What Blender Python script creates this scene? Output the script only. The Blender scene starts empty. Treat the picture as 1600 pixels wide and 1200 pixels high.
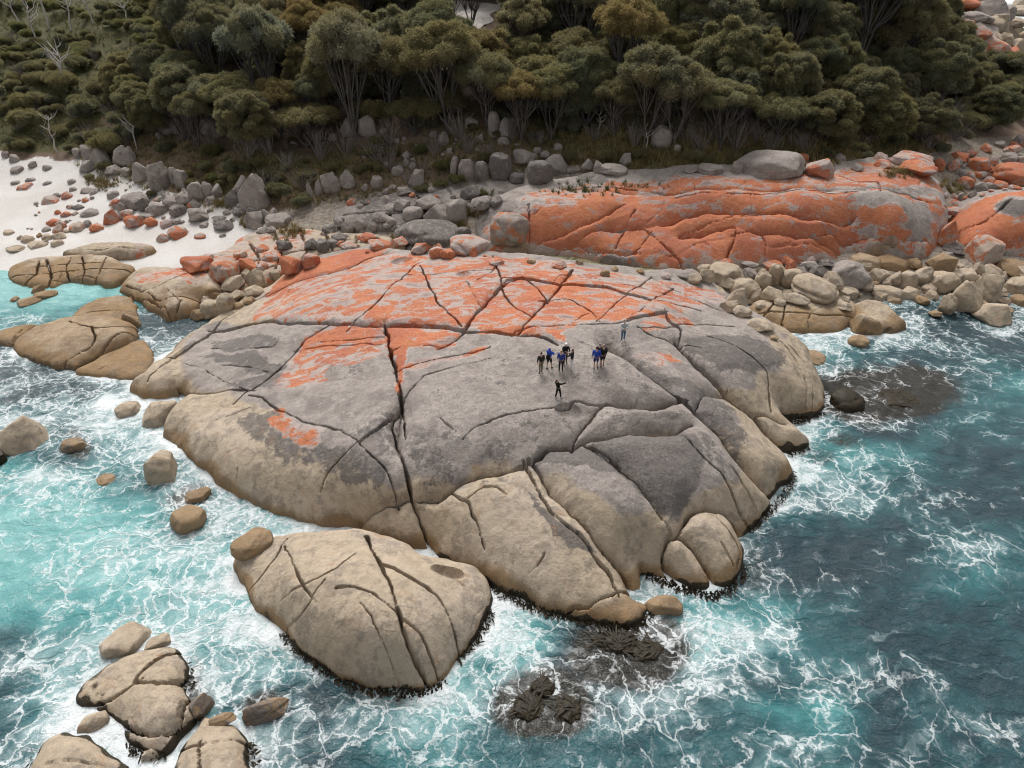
import bpy, math, random
import numpy as np
from mathutils import Vector, Matrix, noise as mnoise

random.seed(7)
RNG = np.random.default_rng(7)
S = bpy.context.scene
COL = S.collection

# ------------------------------------------------------------------ camera, sky, sun, exposure
CAM_H, PITCH, F_PX = 33.0, math.radians(33.0), 1109.0
cam_data = bpy.data.cameras.new('camera')
cam_data.sensor_width = 36.0
cam_data.lens = F_PX / 1600 * 36.0
cam_data.clip_start, cam_data.clip_end = 0.5, 6000
cam = bpy.data.objects.new('camera', cam_data)
COL.objects.link(cam)
cam.location = (0, 0, CAM_H)
cam.rotation_euler = (math.pi / 2 - PITCH, 0, 0)
S.camera = cam

SUN_EL, SUN_ROT = math.radians(54), math.radians(-15)
world = bpy.data.worlds.new('World')
S.world = world
world.use_nodes = True
wn = world.node_tree
wn.nodes.clear()
sky = wn.nodes.new('ShaderNodeTexSky')
sky.sky_type = 'NISHITA'
sky.sun_disc = False
sky.sun_elevation = SUN_EL
sky.sun_rotation = SUN_ROT
sky.air_density, sky.dust_density, sky.ozone_density = 1.0, 4.0, 1.0
hsv = wn.nodes.new('ShaderNodeHueSaturation')          # an overcast sky: the same brightness, nearly grey
hsv.inputs['Saturation'].default_value = 0.04
bg = wn.nodes.new('ShaderNodeBackground')
bg.inputs['Strength'].default_value = 0.098
wo = wn.nodes.new('ShaderNodeOutputWorld')
wn.links.new(sky.outputs[0], hsv.inputs['Color'])
wn.links.new(hsv.outputs[0], bg.inputs['Color'])
wn.links.new(bg.outputs[0], wo.inputs['Surface'])
sun_d = bpy.data.lights.new('sun', 'SUN')
sun_d.energy = 1.45
sun_d.angle = math.radians(24)
sun_d.color = (1.0, 0.96, 0.91)
sun = bpy.data.objects.new('sun', sun_d)
COL.objects.link(sun)
# light comes from high up, a little from behind the shore and the left
sun.rotation_euler = (math.radians(-35), math.radians(-10), 0)
S.view_settings.view_transform = 'Standard'
S.view_settings.look = 'None'
S.view_settings.gamma = 1.0
S.view_settings.exposure = 0.82
S.cycles.max_bounces = 6
S.cycles.diffuse_bounces = 3
S.cycles.glossy_bounces = 2
S.cycles.use_denoising = True
S.cycles.filter_width = 1.1

# ------------------------------------------------------------------ the photograph's rays
SP, CP = math.sin(PITCH), math.cos(PITCH)


def ray(px, py):
    u, v = (px - 800) / F_PX, -(py - 600) / F_PX
    return np.array([u, CP + v * SP, -SP + v * CP])


def pz(px, py, z):
    """the point of height z that the photograph shows at (px, py)"""
    d = ray(px, py)
    t = (z - CAM_H) / d[2]
    return np.array([d[0] * t, d[1] * t, z])


def project(p):
    x, y, z = p[0], p[1], p[2] - CAM_H
    dep = y * CP - z * SP
    up = y * SP + z * CP
    return 800 + F_PX * x / dep, 600 - F_PX * up / dep, dep


# ------------------------------------------------------------------ numeric helpers
def _tab(seed):
    r = np.random.default_rng(seed)
    return r.permutation(1024), r.uniform(0, 2 * np.pi, 1024)


def perlin(x, y, seed=0):
    P, A = _tab(seed)
    xi, yi = np.floor(x).astype(np.int64), np.floor(y).astype(np.int64)
    xf, yf = x - xi, y - yi
    u, v = xf * xf * xf * (xf * (xf * 6 - 15) + 10), yf * yf * yf * (yf * (yf * 6 - 15) + 10)

    def g(ix, iy, fx, fy):
        a = A[P[(P[ix & 1023] + iy) & 1023]]
        return np.cos(a) * fx + np.sin(a) * fy
    n00, n10 = g(xi, yi, xf, yf), g(xi + 1, yi, xf - 1, yf)
    n01, n11 = g(xi, yi + 1, xf, yf - 1), g(xi + 1, yi + 1, xf - 1, yf - 1)
    return 1.5 * ((n00 * (1 - u) + n10 * u) * (1 - v) + (n01 * (1 - u) + n11 * u) * v)


def fbm(x, y, seed=0, oct=4, gain=0.5):
    s, a, f = 0.0, 1.0, 1.0
    for i in range(oct):
        s = s + a * perlin(x * f, y * f, seed + i * 17)
        a *= gain
        f *= 2.03
    return s


def sstep(a, b, x):
    t = np.clip((x - a) / (b - a), 0, 1)
    return t * t * (3 - 2 * t)


class TPS:
    """thin-plate surface through scattered heights"""

    def __init__(self, pts, smooth=0.02):
        p = np.array(pts, float)
        self.c = p[:, :2].mean(0)
        self.s = np.abs(p[:, :2] - self.c).max()
        q = (p[:, :2] - self.c) / self.s
        n = len(q)
        K = self._k(np.linalg.norm(q[:, None] - q[None], axis=2)) + smooth * 0.05 * np.eye(n)
        Pm = np.c_[np.ones(n), q]
        M = np.block([[K, Pm], [Pm.T, np.zeros((3, 3))]])
        self.w = np.linalg.solve(M, np.r_[p[:, 2], 0, 0, 0])
        self.q = q

    def _k(self, r):
        r2 = r * r
        return r2 * np.log(r2 + 1e-12) * 0.5

    def __call__(self, x, y):
        x, y = (np.asarray(x) - self.c[0]) / self.s, (np.asarray(y) - self.c[1]) / self.s
        out = self.w[-3] + self.w[-2] * x + self.w[-1] * y
        for (qx, qy), w in zip(self.q, self.w):
            r2 = (x - qx) ** 2 + (y - qy) ** 2
            out = out + w * 0.5 * r2 * np.log(r2 + 1e-12)
        return out


def smooth_line(pts, closed=False, n=5):
    p = np.array(pts, float)
    m = len(p)
    out = []
    rng = range(m if closed else m - 1)
    for i in rng:
        p1, p2 = p[i % m], p[(i + 1) % m]
        p0 = p[(i - 1) % m] if closed or i > 0 else 2 * p1 - p2
        p3 = p[(i + 2) % m] if closed or i + 2 < m else 2 * p2 - p1
        for k in range(n):
            t = k / n
            out.append(0.5 * ((2 * p1) + (-p0 + p2) * t + (2 * p0 - 5 * p1 + 4 * p2 - p3) * t * t + (-p0 + 3 * p1 - 3 * p2 + p3) * t ** 3))
    if not closed:
        out.append(p[-1])
    return np.array(out)


def seg_dist(X, Y, line, cap=None):
    """distance from every grid point to a polyline; only near points are worked out"""
    D = np.full(X.shape, 1e9)
    for a, b in zip(line[:-1], line[1:]):
        if cap is not None:
            x0, x1 = min(a[0], b[0]) - cap, max(a[0], b[0]) + cap
            y0, y1 = min(a[1], b[1]) - cap, max(a[1], b[1]) + cap
            sel = (X > x0) & (X < x1) & (Y > y0) & (Y < y1)
            if not sel.any():
                continue
            xs, ys = X[sel], Y[sel]
        else:
            xs, ys = X, Y
        dx, dy = b[0] - a[0], b[1] - a[1]
        L = dx * dx + dy * dy + 1e-12
        t = np.clip(((xs - a[0]) * dx + (ys - a[1]) * dy) / L, 0, 1)
        d = np.hypot(xs - a[0] - t * dx, ys - a[1] - t * dy)
        if cap is not None:
            D[sel] = np.minimum(D[sel], d)
        else:
            D = np.minimum(D, d)
    return D


def inside(X, Y, poly):
    r = np.zeros(X.shape, bool)
    n = len(poly)
    for i in range(n):
        x1, y1 = poly[i][:2]
        x2, y2 = poly[(i + 1) % n][:2]
        if y1 == y2:
            continue
        c = ((y1 > Y) != (y2 > Y)) & (X < (x2 - x1) * (Y - y1) / (y2 - y1) + x1)
        r ^= c
    return r


def signed(X, Y, poly, cap=None):
    line = np.vstack([poly, poly[:1]])
    d = seg_dist(X, Y, line, cap)
    return np.where(inside(X, Y, poly), d, -d)


class Grid:
    """a height field on a regular grid, read with bilinear interpolation"""

    def __init__(self, x0, y0, step, Z):
        self.x0, self.y0, self.step, self.Z = x0, y0, step, Z

    def __call__(self, x, y):
        x, y = np.atleast_1d(x), np.atleast_1d(y)
        fx, fy = (x - self.x0) / self.step, (y - self.y0) / self.step
        ny, nx = self.Z.shape
        ok = (fx >= 0) & (fy >= 0) & (fx < nx - 1) & (fy < ny - 1)
        ix, iy = np.clip(fx.astype(int), 0, nx - 2), np.clip(fy.astype(int), 0, ny - 2)
        u, v = fx - ix, fy - iy
        Z = self.Z
        z = (Z[iy, ix] * (1 - u) + Z[iy, ix + 1] * u) * (1 - v) + (Z[iy + 1, ix] * (1 - u) + Z[iy + 1, ix + 1] * u) * v
        return np.where(ok, z, -50.0)


FIELDS = []      # every height field of the ground, in the order in which it is built


def ground(x, y, fields=None):
    z = np.full(np.shape(np.atleast_1d(x)), -50.0)
    for g in (fields or FIELDS):
        z = np.maximum(z, g(x, y))
    return z


def hit(px, py, fields=None, tmin=25, tmax=420, sea=True):
    d = ray(px, py)
    t = np.arange(tmin, tmax, 0.2)
    z = ground(d[0] * t, d[1] * t, fields)
    if sea:
        z = np.maximum(z, -0.05)
    below = np.nonzero(CAM_H + d[2] * t <= z)[0]
    if not len(below):
        k = len(t) - 1
    else:
        k = below[0]
    tt = np.linspace(t[max(k - 1, 0)], t[k], 9)
    z = ground(d[0] * tt, d[1] * tt, fields)
    if sea:
        z = np.maximum(z, -0.05)
    bb = np.nonzero(CAM_H + d[2] * tt <= z)[0]
    t0 = tt[bb[0]] if len(bb) else tt[-1]
    return np.array([d[0] * t0, d[1] * t0, CAM_H + d[2] * t0])


# ------------------------------------------------------------------ object helpers
def make_mesh(name, V, Fq, smooth=True, attrs=None, mats=None):
    """V (n,3); Fq: array (m,3) or (m,4), or a list of such arrays"""
    me = bpy.data.meshes.new(name)
    V = np.asarray(V, np.float32)
    groups = Fq if isinstance(Fq, list) and len(Fq) and np.ndim(Fq[0]) == 2 else [Fq]
    groups = [np.asarray(g, np.int32) for g in groups if len(g)]
    me.vertices.add(len(V))
    me.vertices.foreach_set('co', V.ravel())
    loops = np.concatenate([g.ravel() for g in groups])
    tot = np.concatenate([np.full(len(g), g.shape[1], np.int32) for g in groups])
    start = np.r_[0, np.cumsum(tot)[:-1]].astype(np.int32)
    me.loops.add(len(loops))
    me.loops.foreach_set('vertex_index', loops)
    me.polygons.add(len(tot))
    me.polygons.foreach_set('loop_start', start)
    me.polygons.foreach_set('loop_total', tot)
    me.polygons.foreach_set('use_smooth', np.full(len(tot), smooth, bool))
    for k, a in (attrs or {}).items():
        at = me.attributes.new(k, 'FLOAT', 'POINT')
        at.data.foreach_set('value', np.asarray(a, np.float32))
    for m in (mats or []):
        me.materials.append(m)
    me.update(calc_edges=True)
    return me


def link(name, me, parent=None, loc=None, rot=None, scale=None):
    o = bpy.data.objects.new(name, me)
    COL.objects.link(o)
    if parent is not None:
        o.parent = parent
    if loc is not None:
        o.location = loc
    if rot is not None:
        o.rotation_euler = rot
    if scale is not None:
        o.scale = scale
    return o


def tag(o, label=None, cat=None, group=None, kind=None):
    if label:
        o['label'] = label
    if cat:
        o['category'] = cat
    if group:
        o['group'] = group
    if kind:
        o['kind'] = kind
    return o


def tube(V, F, pts, radii, sides=5):
    """append a tapered tube to the lists V, F"""
    pts = [Vector(p) for p in pts]
    base = len(V)
    up = Vector((0.13, 0.31, 0.94))
    for i, p in enumerate(pts):
        d = (pts[min(i + 1, len(pts) - 1)] - pts[max(i - 1, 0)])
        d = d.normalized() if d.length > 1e-9 else Vector((0, 0, 1))
        a = d.cross(up)
        if a.length < 1e-3:
            a = d.cross(Vector((1, 0, 0)))
        a.normalize()
        b = d.cross(a)
        for k in range(sides):
            t = 2 * math.pi * k / sides
            V.append(tuple(p + (a * math.cos(t) + b * math.sin(t)) * radii[i]))
    for i in range(len(pts) - 1):
        for k in range(sides):
            k2 = (k + 1) % sides
            F.append((base + i * sides + k, base + i * sides + k2, base + (i + 1) * sides + k2, base + (i + 1) * sides + k))


# ------------------------------------------------------------------ material helpers
class NT:
    def __init__(self, name):
        self.m = bpy.data.materials.new(name)
        self.m.use_nodes = True
        self.t = self.m.node_tree
        self.t.nodes.clear()
        self.out = self.t.nodes.new('ShaderNodeOutputMaterial')

    def put(self, sock, v):
        if v is None:
            return
        if isinstance(v, bpy.types.NodeSocket):
            self.t.links.new(v, sock)
        else:
            if isinstance(v, (tuple, list)) and len(v) == 3 and sock.type == 'RGBA':
                v = (*v, 1)
            sock.default_value = v

    def n(self, typ, out=0, props=None, **ins):
        nd = self.t.nodes.new('ShaderNode' + typ)
        for k, v in (props or {}).items():
            setattr(nd, k, v)
        for k, v in ins.items():
            key = int(k[1:]) if k[0] == 'i' and k[1:].isdigit() else k.replace('_', ' ')
            self.put(nd.inputs[key], v)
        return nd.outputs[out]

    def math(self, op, a, b=None, c=None, clamp=False):
        nd = self.t.nodes.new('ShaderNodeMath')
        nd.operation = op
        nd.use_clamp = clamp
        self.put(nd.inputs[0], a)
        self.put(nd.inputs[1], b)
        self.put(nd.inputs[2], c)
        return nd.outputs[0]

    def mix(self, f, a, b, blend='MIX'):
        nd = self.t.nodes.new('ShaderNodeMix')
        nd.data_type = 'RGBA'
        nd.blend_type = blend
        nd.clamp_factor = True
        self.put(nd.inputs[0], f)
        self.put(nd.inputs[6], a)
        self.put(nd.inputs[7], b)
        return nd.outputs[2]

    def step(self, x, a, b, lo=0.0, hi=1.0):
        nd = self.t.nodes.new('ShaderNodeMapRange')
        nd.interpolation_type = 'SMOOTHSTEP'
        self.put(nd.inputs[0], x)
        self.put(nd.inputs[1], a)
        self.put(nd.inputs[2], b)
        self.put(nd.inputs[3], lo)
        self.put(nd.inputs[4], hi)
        return nd.outputs[0]

    def noise(self, vec, scale, detail=4, rough=0.55, dist=0.0, out=0):
        return self.n('TexNoise', out, None, Vector=vec, Scale=scale, Detail=detail, Roughness=rough, Distortion=dist)

    def attr(self, name, typ='GEOMETRY', out=2):
        return self.n('Attribute', out, {'attribute_name': name, 'attribute_type': typ})

    def scale(self, vec, s):
        return self.n('Mapping', 0, None, Vector=vec, Scale=s)

    def bsdf(self, color, rough=0.9, spec=0.3, normal=None, **kw):
        b = self.n('BsdfPrincipled', 0, None, Base_Color=color, Roughness=rough, Normal=normal, **{'Specular_IOR_Level': spec}, **kw)
        self.t.links.new(b, self.out.inputs['Surface'])
        return b

    def bump(self, h, strength=0.5, dist=0.05, normal=None):
        return self.n('Bump', 0, None, Strength=strength, Distance=dist, Height=h, Normal=normal)

# ------------------------------------------------------------------ materials
def granite(name, from_object):
    k = NT(name)
    tc = k.n('TexCoord', 3)
    if from_object:
        oi = k.t.nodes.new('ShaderNodeObjectInfo')
        sep = k.t.nodes.new('ShaderNodeSeparateColor')
        k.t.links.new(oi.outputs['Color'], sep.inputs[0])
        lich, dark, tan = sep.outputs[0], sep.outputs[1], sep.outputs[2]
        brown = oi.outputs['Alpha']
        geo = k.n('NewGeometry', 0)                       # world position: stone grain has one size on every boulder
        off = k.n('CombineXYZ', 0, None, X=k.math('MULTIPLY', oi.outputs['Random'], 40.0), Y=0.0, Z=0.0)
        P = k.n('VectorMath', 0, {'operation': 'ADD'}, i0=geo, i1=off)
        black = None
    else:
        lich, dark, tan, brown, black = (k.attr(a) for a in ('lichen', 'dark', 'tan', 'brown', 'black'))
        P = tc
    n0 = k.noise(P, 0.22, 3)
    n1 = k.noise(P, 0.55, 5, 0.6, 0.4)
    n2 = k.noise(P, 1.7, 6, 0.65, 0.3)
    n3 = k.noise(P, 7.0, 5, 0.7)
    n4 = k.noise(P, 26.0, 3, 0.7)

    def c(n, a):                                           # (n - 0.5) * a
        return k.math('MULTIPLY_ADD', n, a, -0.5 * a)

    def add(*xs):
        r = xs[0]
        for x in xs[1:]:
            r = k.math('ADD', r, x)
        return r
    base = k.mix(k.step(n1, 0.35, 0.65), (0.222, 0.188, 0.170), (0.375, 0.328, 0.296))
    base = k.mix(k.step(n3, 0.48, 0.68, 0, 0.6), base, (0.17, 0.152, 0.146))
    base = k.mix(k.step(n2, 0.54, 0.68, 0, 0.5), base, (0.46, 0.415, 0.38))
    tanf = k.step(add(tan, c(n1, 0.9), c(n2, 0.6), c(n3, 0.3)), 0.38, 0.68)
    tcol = k.mix(k.step(n2, 0.3, 0.7), (0.45, 0.362, 0.262), (0.33, 0.262, 0.185))
    tcol = k.mix(k.step(n0, 0.45, 0.65, 0, 0.5), tcol, (0.49, 0.405, 0.325))
    col = k.mix(k.math('MULTIPLY', tanf, 0.9), base, tcol)
    brf = k.step(add(brown, c(n1, 0.7), c(n2, 0.5), c(n3, 0.2)), 0.3, 0.85)
    col = k.mix(k.math('MULTIPLY', brf, 0.85), col, k.mix(k.step(n2, 0.35, 0.65), (0.19, 0.108, 0.042), (0.29, 0.185, 0.085)))
    vs = k.noise(k.scale(P, (1.5, 1.5, 0.16)), 0.9, 5, 0.65)
    dark = add(dark, k.step(vs, 0.52, 0.78, 0, 0.34))
    dkf = k.step(add(dark, c(n2, 0.9), c(n3, 0.6), c(n1, 0.5)), 0.42, 0.62)
    dcol = k.mix(k.step(n3, 0.35, 0.65), (0.060, 0.054, 0.052), (0.150, 0.131, 0.122))
    dcol = k.mix(k.step(n2, 0.52, 0.70, 0, 0.5), dcol, (0.215, 0.190, 0.176))
    col = k.mix(k.math('MULTIPLY', dkf, 0.85), col, dcol)
    # broad mottling of the weathered skin: grey algal film, iron stain, drip marks
    film = k.step(add(n1, c(n2, 0.8), c(n3, 0.4)), 0.50, 0.66, 0, 0.38)
    col = k.mix(film, col, (0.125, 0.108, 0.100))
    iron = k.step(add(k.noise(P, 0.9, 4, 0.6, 0.8), c(n3, 0.3)), 0.56, 0.72, 0, 0.42)
    col = k.mix(k.math('MULTIPLY', iron, tanf), col, (0.31, 0.175, 0.085))
    # orange lichen with pale and blue-grey bare patches
    st = k.scale(P, (0.55, 1.25, 1.0))
    l1 = k.noise(st, 0.75, 5, 0.62, 0.6)
    lf = k.math('MULTIPLY', k.step(add(lich, c(l1, 3.0), c(n2, 1.1), c(n3, 1.0)), 0.40, 0.60), k.step(lich, 0.08, 0.22))
    pale = k.step(add(lich, c(n1, 0.6)), 0.15, 0.45, 0, 0.6)
    col = k.mix(pale, col, k.mix(k.step(l1, 0.30, 0.45), (0.19, 0.19, 0.205), (0.45, 0.415, 0.39)))
    ocol = k.mix(k.step(n2, 0.3, 0.7), (0.43, 0.105, 0.033), (0.53, 0.18, 0.070))
    ocol = k.mix(k.step(n3, 0.48, 0.68, 0, 0.6), ocol, (0.22, 0.066, 0.036))
    ocol = k.mix(k.step(n1, 0.54, 0.72, 0, 0.45), ocol, (0.50, 0.19, 0.06))
    ocol = k.mix(k.step(n2, 0.56, 0.70, 0, 0.55), ocol, (0.26, 0.062, 0.030))
    ocol = k.mix(k.step(n0, 0.42, 0.62, 0, 0.55), ocol, (0.33, 0.082, 0.042))
    col = k.mix(k.step(lich, 0.15, 0.7, 0, 0.26), col, ocol)        # a thin wash of lichen between the crusts
    col = k.mix(k.math('MULTIPLY', lf, k.step(n3, 0.30, 0.55, 0.62, 0.94)), col, ocol)
    if black is not None:
        bf = k.step(add(black, c(n2, 0.5), c(n3, 0.4)), 0.35, 0.65)
        col = k.mix(bf, col, k.mix(n3, (0.018, 0.015, 0.011), (0.05, 0.035, 0.015)))
    col = k.mix(k.step(n4, 0.53, 0.66, 0, 0.6), col, k.mix(0.6, col, (0.05, 0.045, 0.04)))
    col = k.mix(k.step(n4, 0.46, 0.32, 0, 0.45), col, k.mix(0.5, col, (0.75, 0.70, 0.65)))
    h = add(k.math('MULTIPLY', n2, 0.6), k.math('MULTIPLY', n3, 0.22), k.math('MULTIPLY', n4, 0.09))
    k.bsdf(col, 0.88, 0.2, k.bump(h, 0.85, 0.22))
    return k.m


M = {}
M['granite'] = granite('weathered_granite', False)
M['boulder'] = granite('boulder_granite', True)


def sea_material():
    k = NT('sea_water')
    tc = k.n('TexCoord', 3)
    foam, turq, kelp = k.attr('foam'), k.attr('turquoise'), k.attr('kelp')
    wa = k.n('VectorMath', 0, {'operation': 'SUBTRACT'}, i0=k.noise(tc, 0.16, 3, 0.5, 0, 1), i1=(0.5, 0.5, 0.5))
    wb = k.n('VectorMath', 0, {'operation': 'SUBTRACT'}, i0=k.noise(tc, 0.7, 4, 0.6, 0, 1), i1=(0.5, 0.5, 0.5))
    wc = k.n('VectorMath', 0, {'operation': 'SUBTRACT'}, i0=k.noise(tc, 2.6, 3, 0.6, 0, 1), i1=(0.5, 0.5, 0.5))
    P = k.n('VectorMath', 0, {'operation': 'MULTIPLY_ADD'}, i0=wa, i1=(5.0, 5.0, 0), i2=tc)
    P = k.n('VectorMath', 0, {'operation': 'MULTIPLY_ADD'}, i0=wb, i1=(2.2, 2.2, 0), i2=P)
    P = k.n('VectorMath', 0, {'operation': 'MULTIPLY_ADD'}, i0=wc, i1=(0.55, 0.55, 0), i2=P)

    def vor(scale):
        return k.n('TexVoronoi', 0, {'feature': 'DISTANCE_TO_EDGE', 'voronoi_dimensions': '2D'}, Vector=P, Scale=scale)

    def c(n, a):
        return k.math('MULTIPLY_ADD', n, a, -0.5 * a)
    big = k.noise(tc, 0.13, 3, 0.55, 1.2)
    mid = k.noise(tc, 0.5, 4, 0.6, 0.8)
    fine = k.noise(P, 3.2, 5, 0.7)
    grain = k.noise(P, 11.0, 4, 0.75)
    d = k.math('ADD', foam, c(big, 0.85))
    d = k.math('ADD', d, c(mid, 1.05))
    swell = k.noise(k.n('Mapping', 0, None, Vector=P, Rotation=(0, 0, math.radians(-38)), Scale=(0.28, 1.0, 1.0)), 0.26, 4, 0.6, 0.5)
    d = k.math('ADD', d, c(swell, 1.15))
    d = k.math('MAXIMUM', k.math('ADD', d, 0.05), 0.0)

    def lace(scale, w0, w1, g0, g1, amp):
        v = k.math('ADD', vor(scale), c(fine, 0.10))
        w = k.math('MULTIPLY_ADD', d, w1, w0)
        a = k.n('MapRange', 0, {'interpolation_type': 'SMOOTHSTEP'}, i0=v, i1=w, i2=k.math('MULTIPLY', w, 0.25), i3=0.0, i4=1.0)
        return k.math('MULTIPLY', k.math('MULTIPLY', a, k.step(d, g0, g1)), amp)
    f1 = lace(0.42, 0.004, 0.085, 0.16, 0.62, 0.75)
    f2 = lace(1.0, 0.004, 0.13, 0.28, 0.76, 0.85)
    halo = lace(1.0, 0.03, 0.34, 0.26, 0.80, 0.26)
    f3 = lace(2.4, 0.0, 0.17, 0.48, 1.05, 0.7)
    solid = k.step(k.math('ADD', d, c(fine, 0.75)), 0.69, 1.06)
    soft = k.math('MULTIPLY', k.step(k.math('ADD', d, c(fine, 0.35)), 0.50, 1.1), 0.45)
    f = k.math('MAXIMUM', k.math('MAXIMUM', f1, f2), k.math('MAXIMUM', k.math('MAXIMUM', k.math('MAXIMUM', f3, halo), soft), solid))
    f = k.math('MULTIPLY', f, k.step(grain, 0.18, 0.5, 0.35, 1.0))
    # long thin streaks of old foam drawn out by the wind
    sp = k.n('Mapping', 0, None, Vector=P, Rotation=(0, 0, math.radians(-38)), Scale=(0.16, 1.0, 1.0))
    st = k.noise(sp, 1.3, 5, 0.6, 0.4)
    streak = k.math('MULTIPLY', k.step(st, 0.57, 0.72), k.step(mid, 0.35, 0.7, 0.05, 0.34))
    f = k.math('MAXIMUM', f, streak)
    T = k.math('ADD', turq, c(big, 0.35))
    T = k.math('ADD', T, c(mid, 0.22))
    T = k.math('ADD', T, c(st, 0.35))
    ramp = k.t.nodes.new('ShaderNodeValToRGB')
    el = ramp.color_ramp.elements
    el[0].position, el[0].color = 0.05, (0.016, 0.030, 0.038, 1)
    el[1].position, el[1].color = 0.98, (0.20, 0.435, 0.43, 1)
    for p, cc in ((0.30, (0.012, 0.040, 0.052, 1)), (0.50, (0.020, 0.095, 0.108, 1)), (0.72, (0.058, 0.232, 0.238, 1))):
        e = el.new(p)
        e.color = cc
    k.put(ramp.inputs[0], T)
    wat = ramp.outputs[0]
    milk = k.step(d, 0.34, 1.0, 0, 0.34)                    # air in the water under the foam
    wat = k.mix(milk, wat, (0.28, 0.47, 0.49))
    kk = k.step(k.math('ADD', kelp, c(fine, 0.7)), 0.35, 0.7)
    wat = k.mix(kk, wat, k.mix(k.step(grain, 0.4, 0.65), (0.007, 0.008, 0.007), (0.028, 0.023, 0.014)))
    col = k.mix(f, wat, (0.70, 0.735, 0.75))
    rough = k.math('MULTIPLY_ADD', f, 0.6, 0.10)
    r1 = k.noise(sp, 2.2, 5, 0.65)
    h = k.math('ADD', k.math('MULTIPLY', r1, 0.75), k.math('MULTIPLY', fine, 0.22))
    h = k.math('ADD', h, k.math('MULTIPLY', f, 0.14))
    k.bsdf(col, rough, 0.5, k.bump(h, 0.9, 0.30), IOR=1.33)
    return k.m


M['sea'] = sea_material()


def land_material():
    k = NT('sand_and_forest_floor')
    tc = k.n('TexCoord', 3)
    sand, grass, gravel, algae = (k.attr(a) for a in ('sand', 'grass', 'gravel', 'algae'))
    n0, n1, n2, n3 = k.noise(tc, 0.15, 4), k.noise(tc, 0.6, 5, 0.6), k.noise(tc, 2.4, 5, 0.65), k.noise(tc, 9, 4, 0.7)
    lit = k.mix(k.step(n1, 0.35, 0.65), (0.125, 0.086, 0.064), (0.21, 0.148, 0.112))
    lit = k.mix(k.step(n3, 0.55, 0.72, 0, 0.6), lit, (0.30, 0.25, 0.20))

    def c(n, a):
        return k.math('MULTIPLY_ADD', n, a, -0.5 * a)
    gf = k.step(k.math('ADD', grass, k.math('ADD', c(n1, 0.8), c(n2, 0.6))), 0.35, 0.6)
    gc = k.mix(k.step(n2, 0.35, 0.65), (0.045, 0.052, 0.022), (0.11, 0.095, 0.048))
    col = k.mix(gf, lit, gc)
    vf = k.step(k.math('ADD', gravel, c(n2, 0.7)), 0.35, 0.6)
    col = k.mix(vf, col, k.mix(k.step(n2, 0.35, 0.65), (0.17, 0.145, 0.12), (0.33, 0.28, 0.23)))
    af = k.step(k.math('ADD', algae, c(n1, 0.7)), 0.35, 0.65)
    col = k.mix(af, col, k.mix(k.step(n2, 0.4, 0.6), (0.13, 0.12, 0.065), (0.30, 0.27, 0.17)))
    sf = k.step(k.math('ADD', sand, k.math('ADD', c(n1, 0.35), c(n2, 0.25))), 0.4, 0.6)
    col = k.mix(sf, col, k.mix(k.step(n0, 0.3, 0.7), (0.585, 0.56, 0.54), (0.50, 0.47, 0.445)))
    h = k.math('ADD', n2, k.math('MULTIPLY', n3, 0.4))
    k.bsdf(col, 0.95, 0.15, k.bump(h, 0.5, 0.25))
    return k.m


M['land'] = land_material()


def leaf_material():
    k = NT('foliage')
    oi = k.t.nodes.new('ShaderNodeObjectInfo')
    t = k.attr('tint')
    geo = k.n('NewGeometry', 0)
    n = k.noise(geo, 0.5, 3)
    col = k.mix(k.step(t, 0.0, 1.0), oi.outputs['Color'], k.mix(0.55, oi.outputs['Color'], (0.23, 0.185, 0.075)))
    col = k.mix(k.step(n, 0.4, 0.7, 0, 0.35), col, (0.15, 0.14, 0.085))
    b = k.bsdf(col, 0.95, 0.04)
    tr = k.n('BsdfTranslucent', 0, None, Color=k.mix(0.35, col, (0.30, 0.27, 0.10)))
    k.t.links.new(k.n('MixShader', 0, None, i0=0.5, i1=b, i2=tr), k.out.inputs['Surface'])
    return k.m


M['leaf'] = leaf_material()


def plain(name, c1, c2, scale=6.0, rough=0.85, spec=0.25, bump=0.3):
    k = NT(name)
    tc = k.n('TexCoord', 3)
    n = k.noise(tc, scale, 5, 0.65)
    k.bsdf(k.mix(k.step(n, 0.3, 0.7), c1, c2), rough, spec, k.bump(n, bump, 0.02))
    return k.m


M['bark'] = plain('grey_bark', (0.075, 0.066, 0.060), (0.145, 0.130, 0.120), 3.0)
M['dead'] = plain('bleached_wood', (0.36, 0.33, 0.30), (0.56, 0.53, 0.50), 3.0)
M['twig'] = plain('bare_twigs', (0.17, 0.145, 0.135), (0.27, 0.235, 0.222), 2.0)
M['kelp'] = plain('bull_kelp', (0.007, 0.006, 0.004), (0.036, 0.024, 0.009), 5.0, 0.6, 0.25, 0.9)
M['straw'] = plain('dry_grass', (0.16, 0.12, 0.05), (0.30, 0.24, 0.11), 0.8)
M['green_grass'] = plain('green_grass', (0.05, 0.075, 0.02), (0.11, 0.13, 0.04), 0.8)
M['road'] = plain('pale_gravel', (0.44, 0.40, 0.37), (0.56, 0.52, 0.49), 1.2)

# ------------------------------------------------------------------ the land: sea bed, beach, gully, forest hill
def foot_line():
    px = [(-60, 238, 4.2), (0, 240, 4.2), (100, 252, 4.0), (200, 275, 3.8), (330, 318, 3.2), (420, 325, 3.4), (520, 305, 4.2), (620, 290, 5), (700, 275, 6.2),
          (850, 250, 7.6), (1000, 248, 8.6), (1100, 250, 9.0), (1300, 243, 8.8), (1450, 228, 7.2), (1560, 215, 5.2), (1660, 212, 4.0)]
    return np.array([pz(*p) for p in px])


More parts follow.
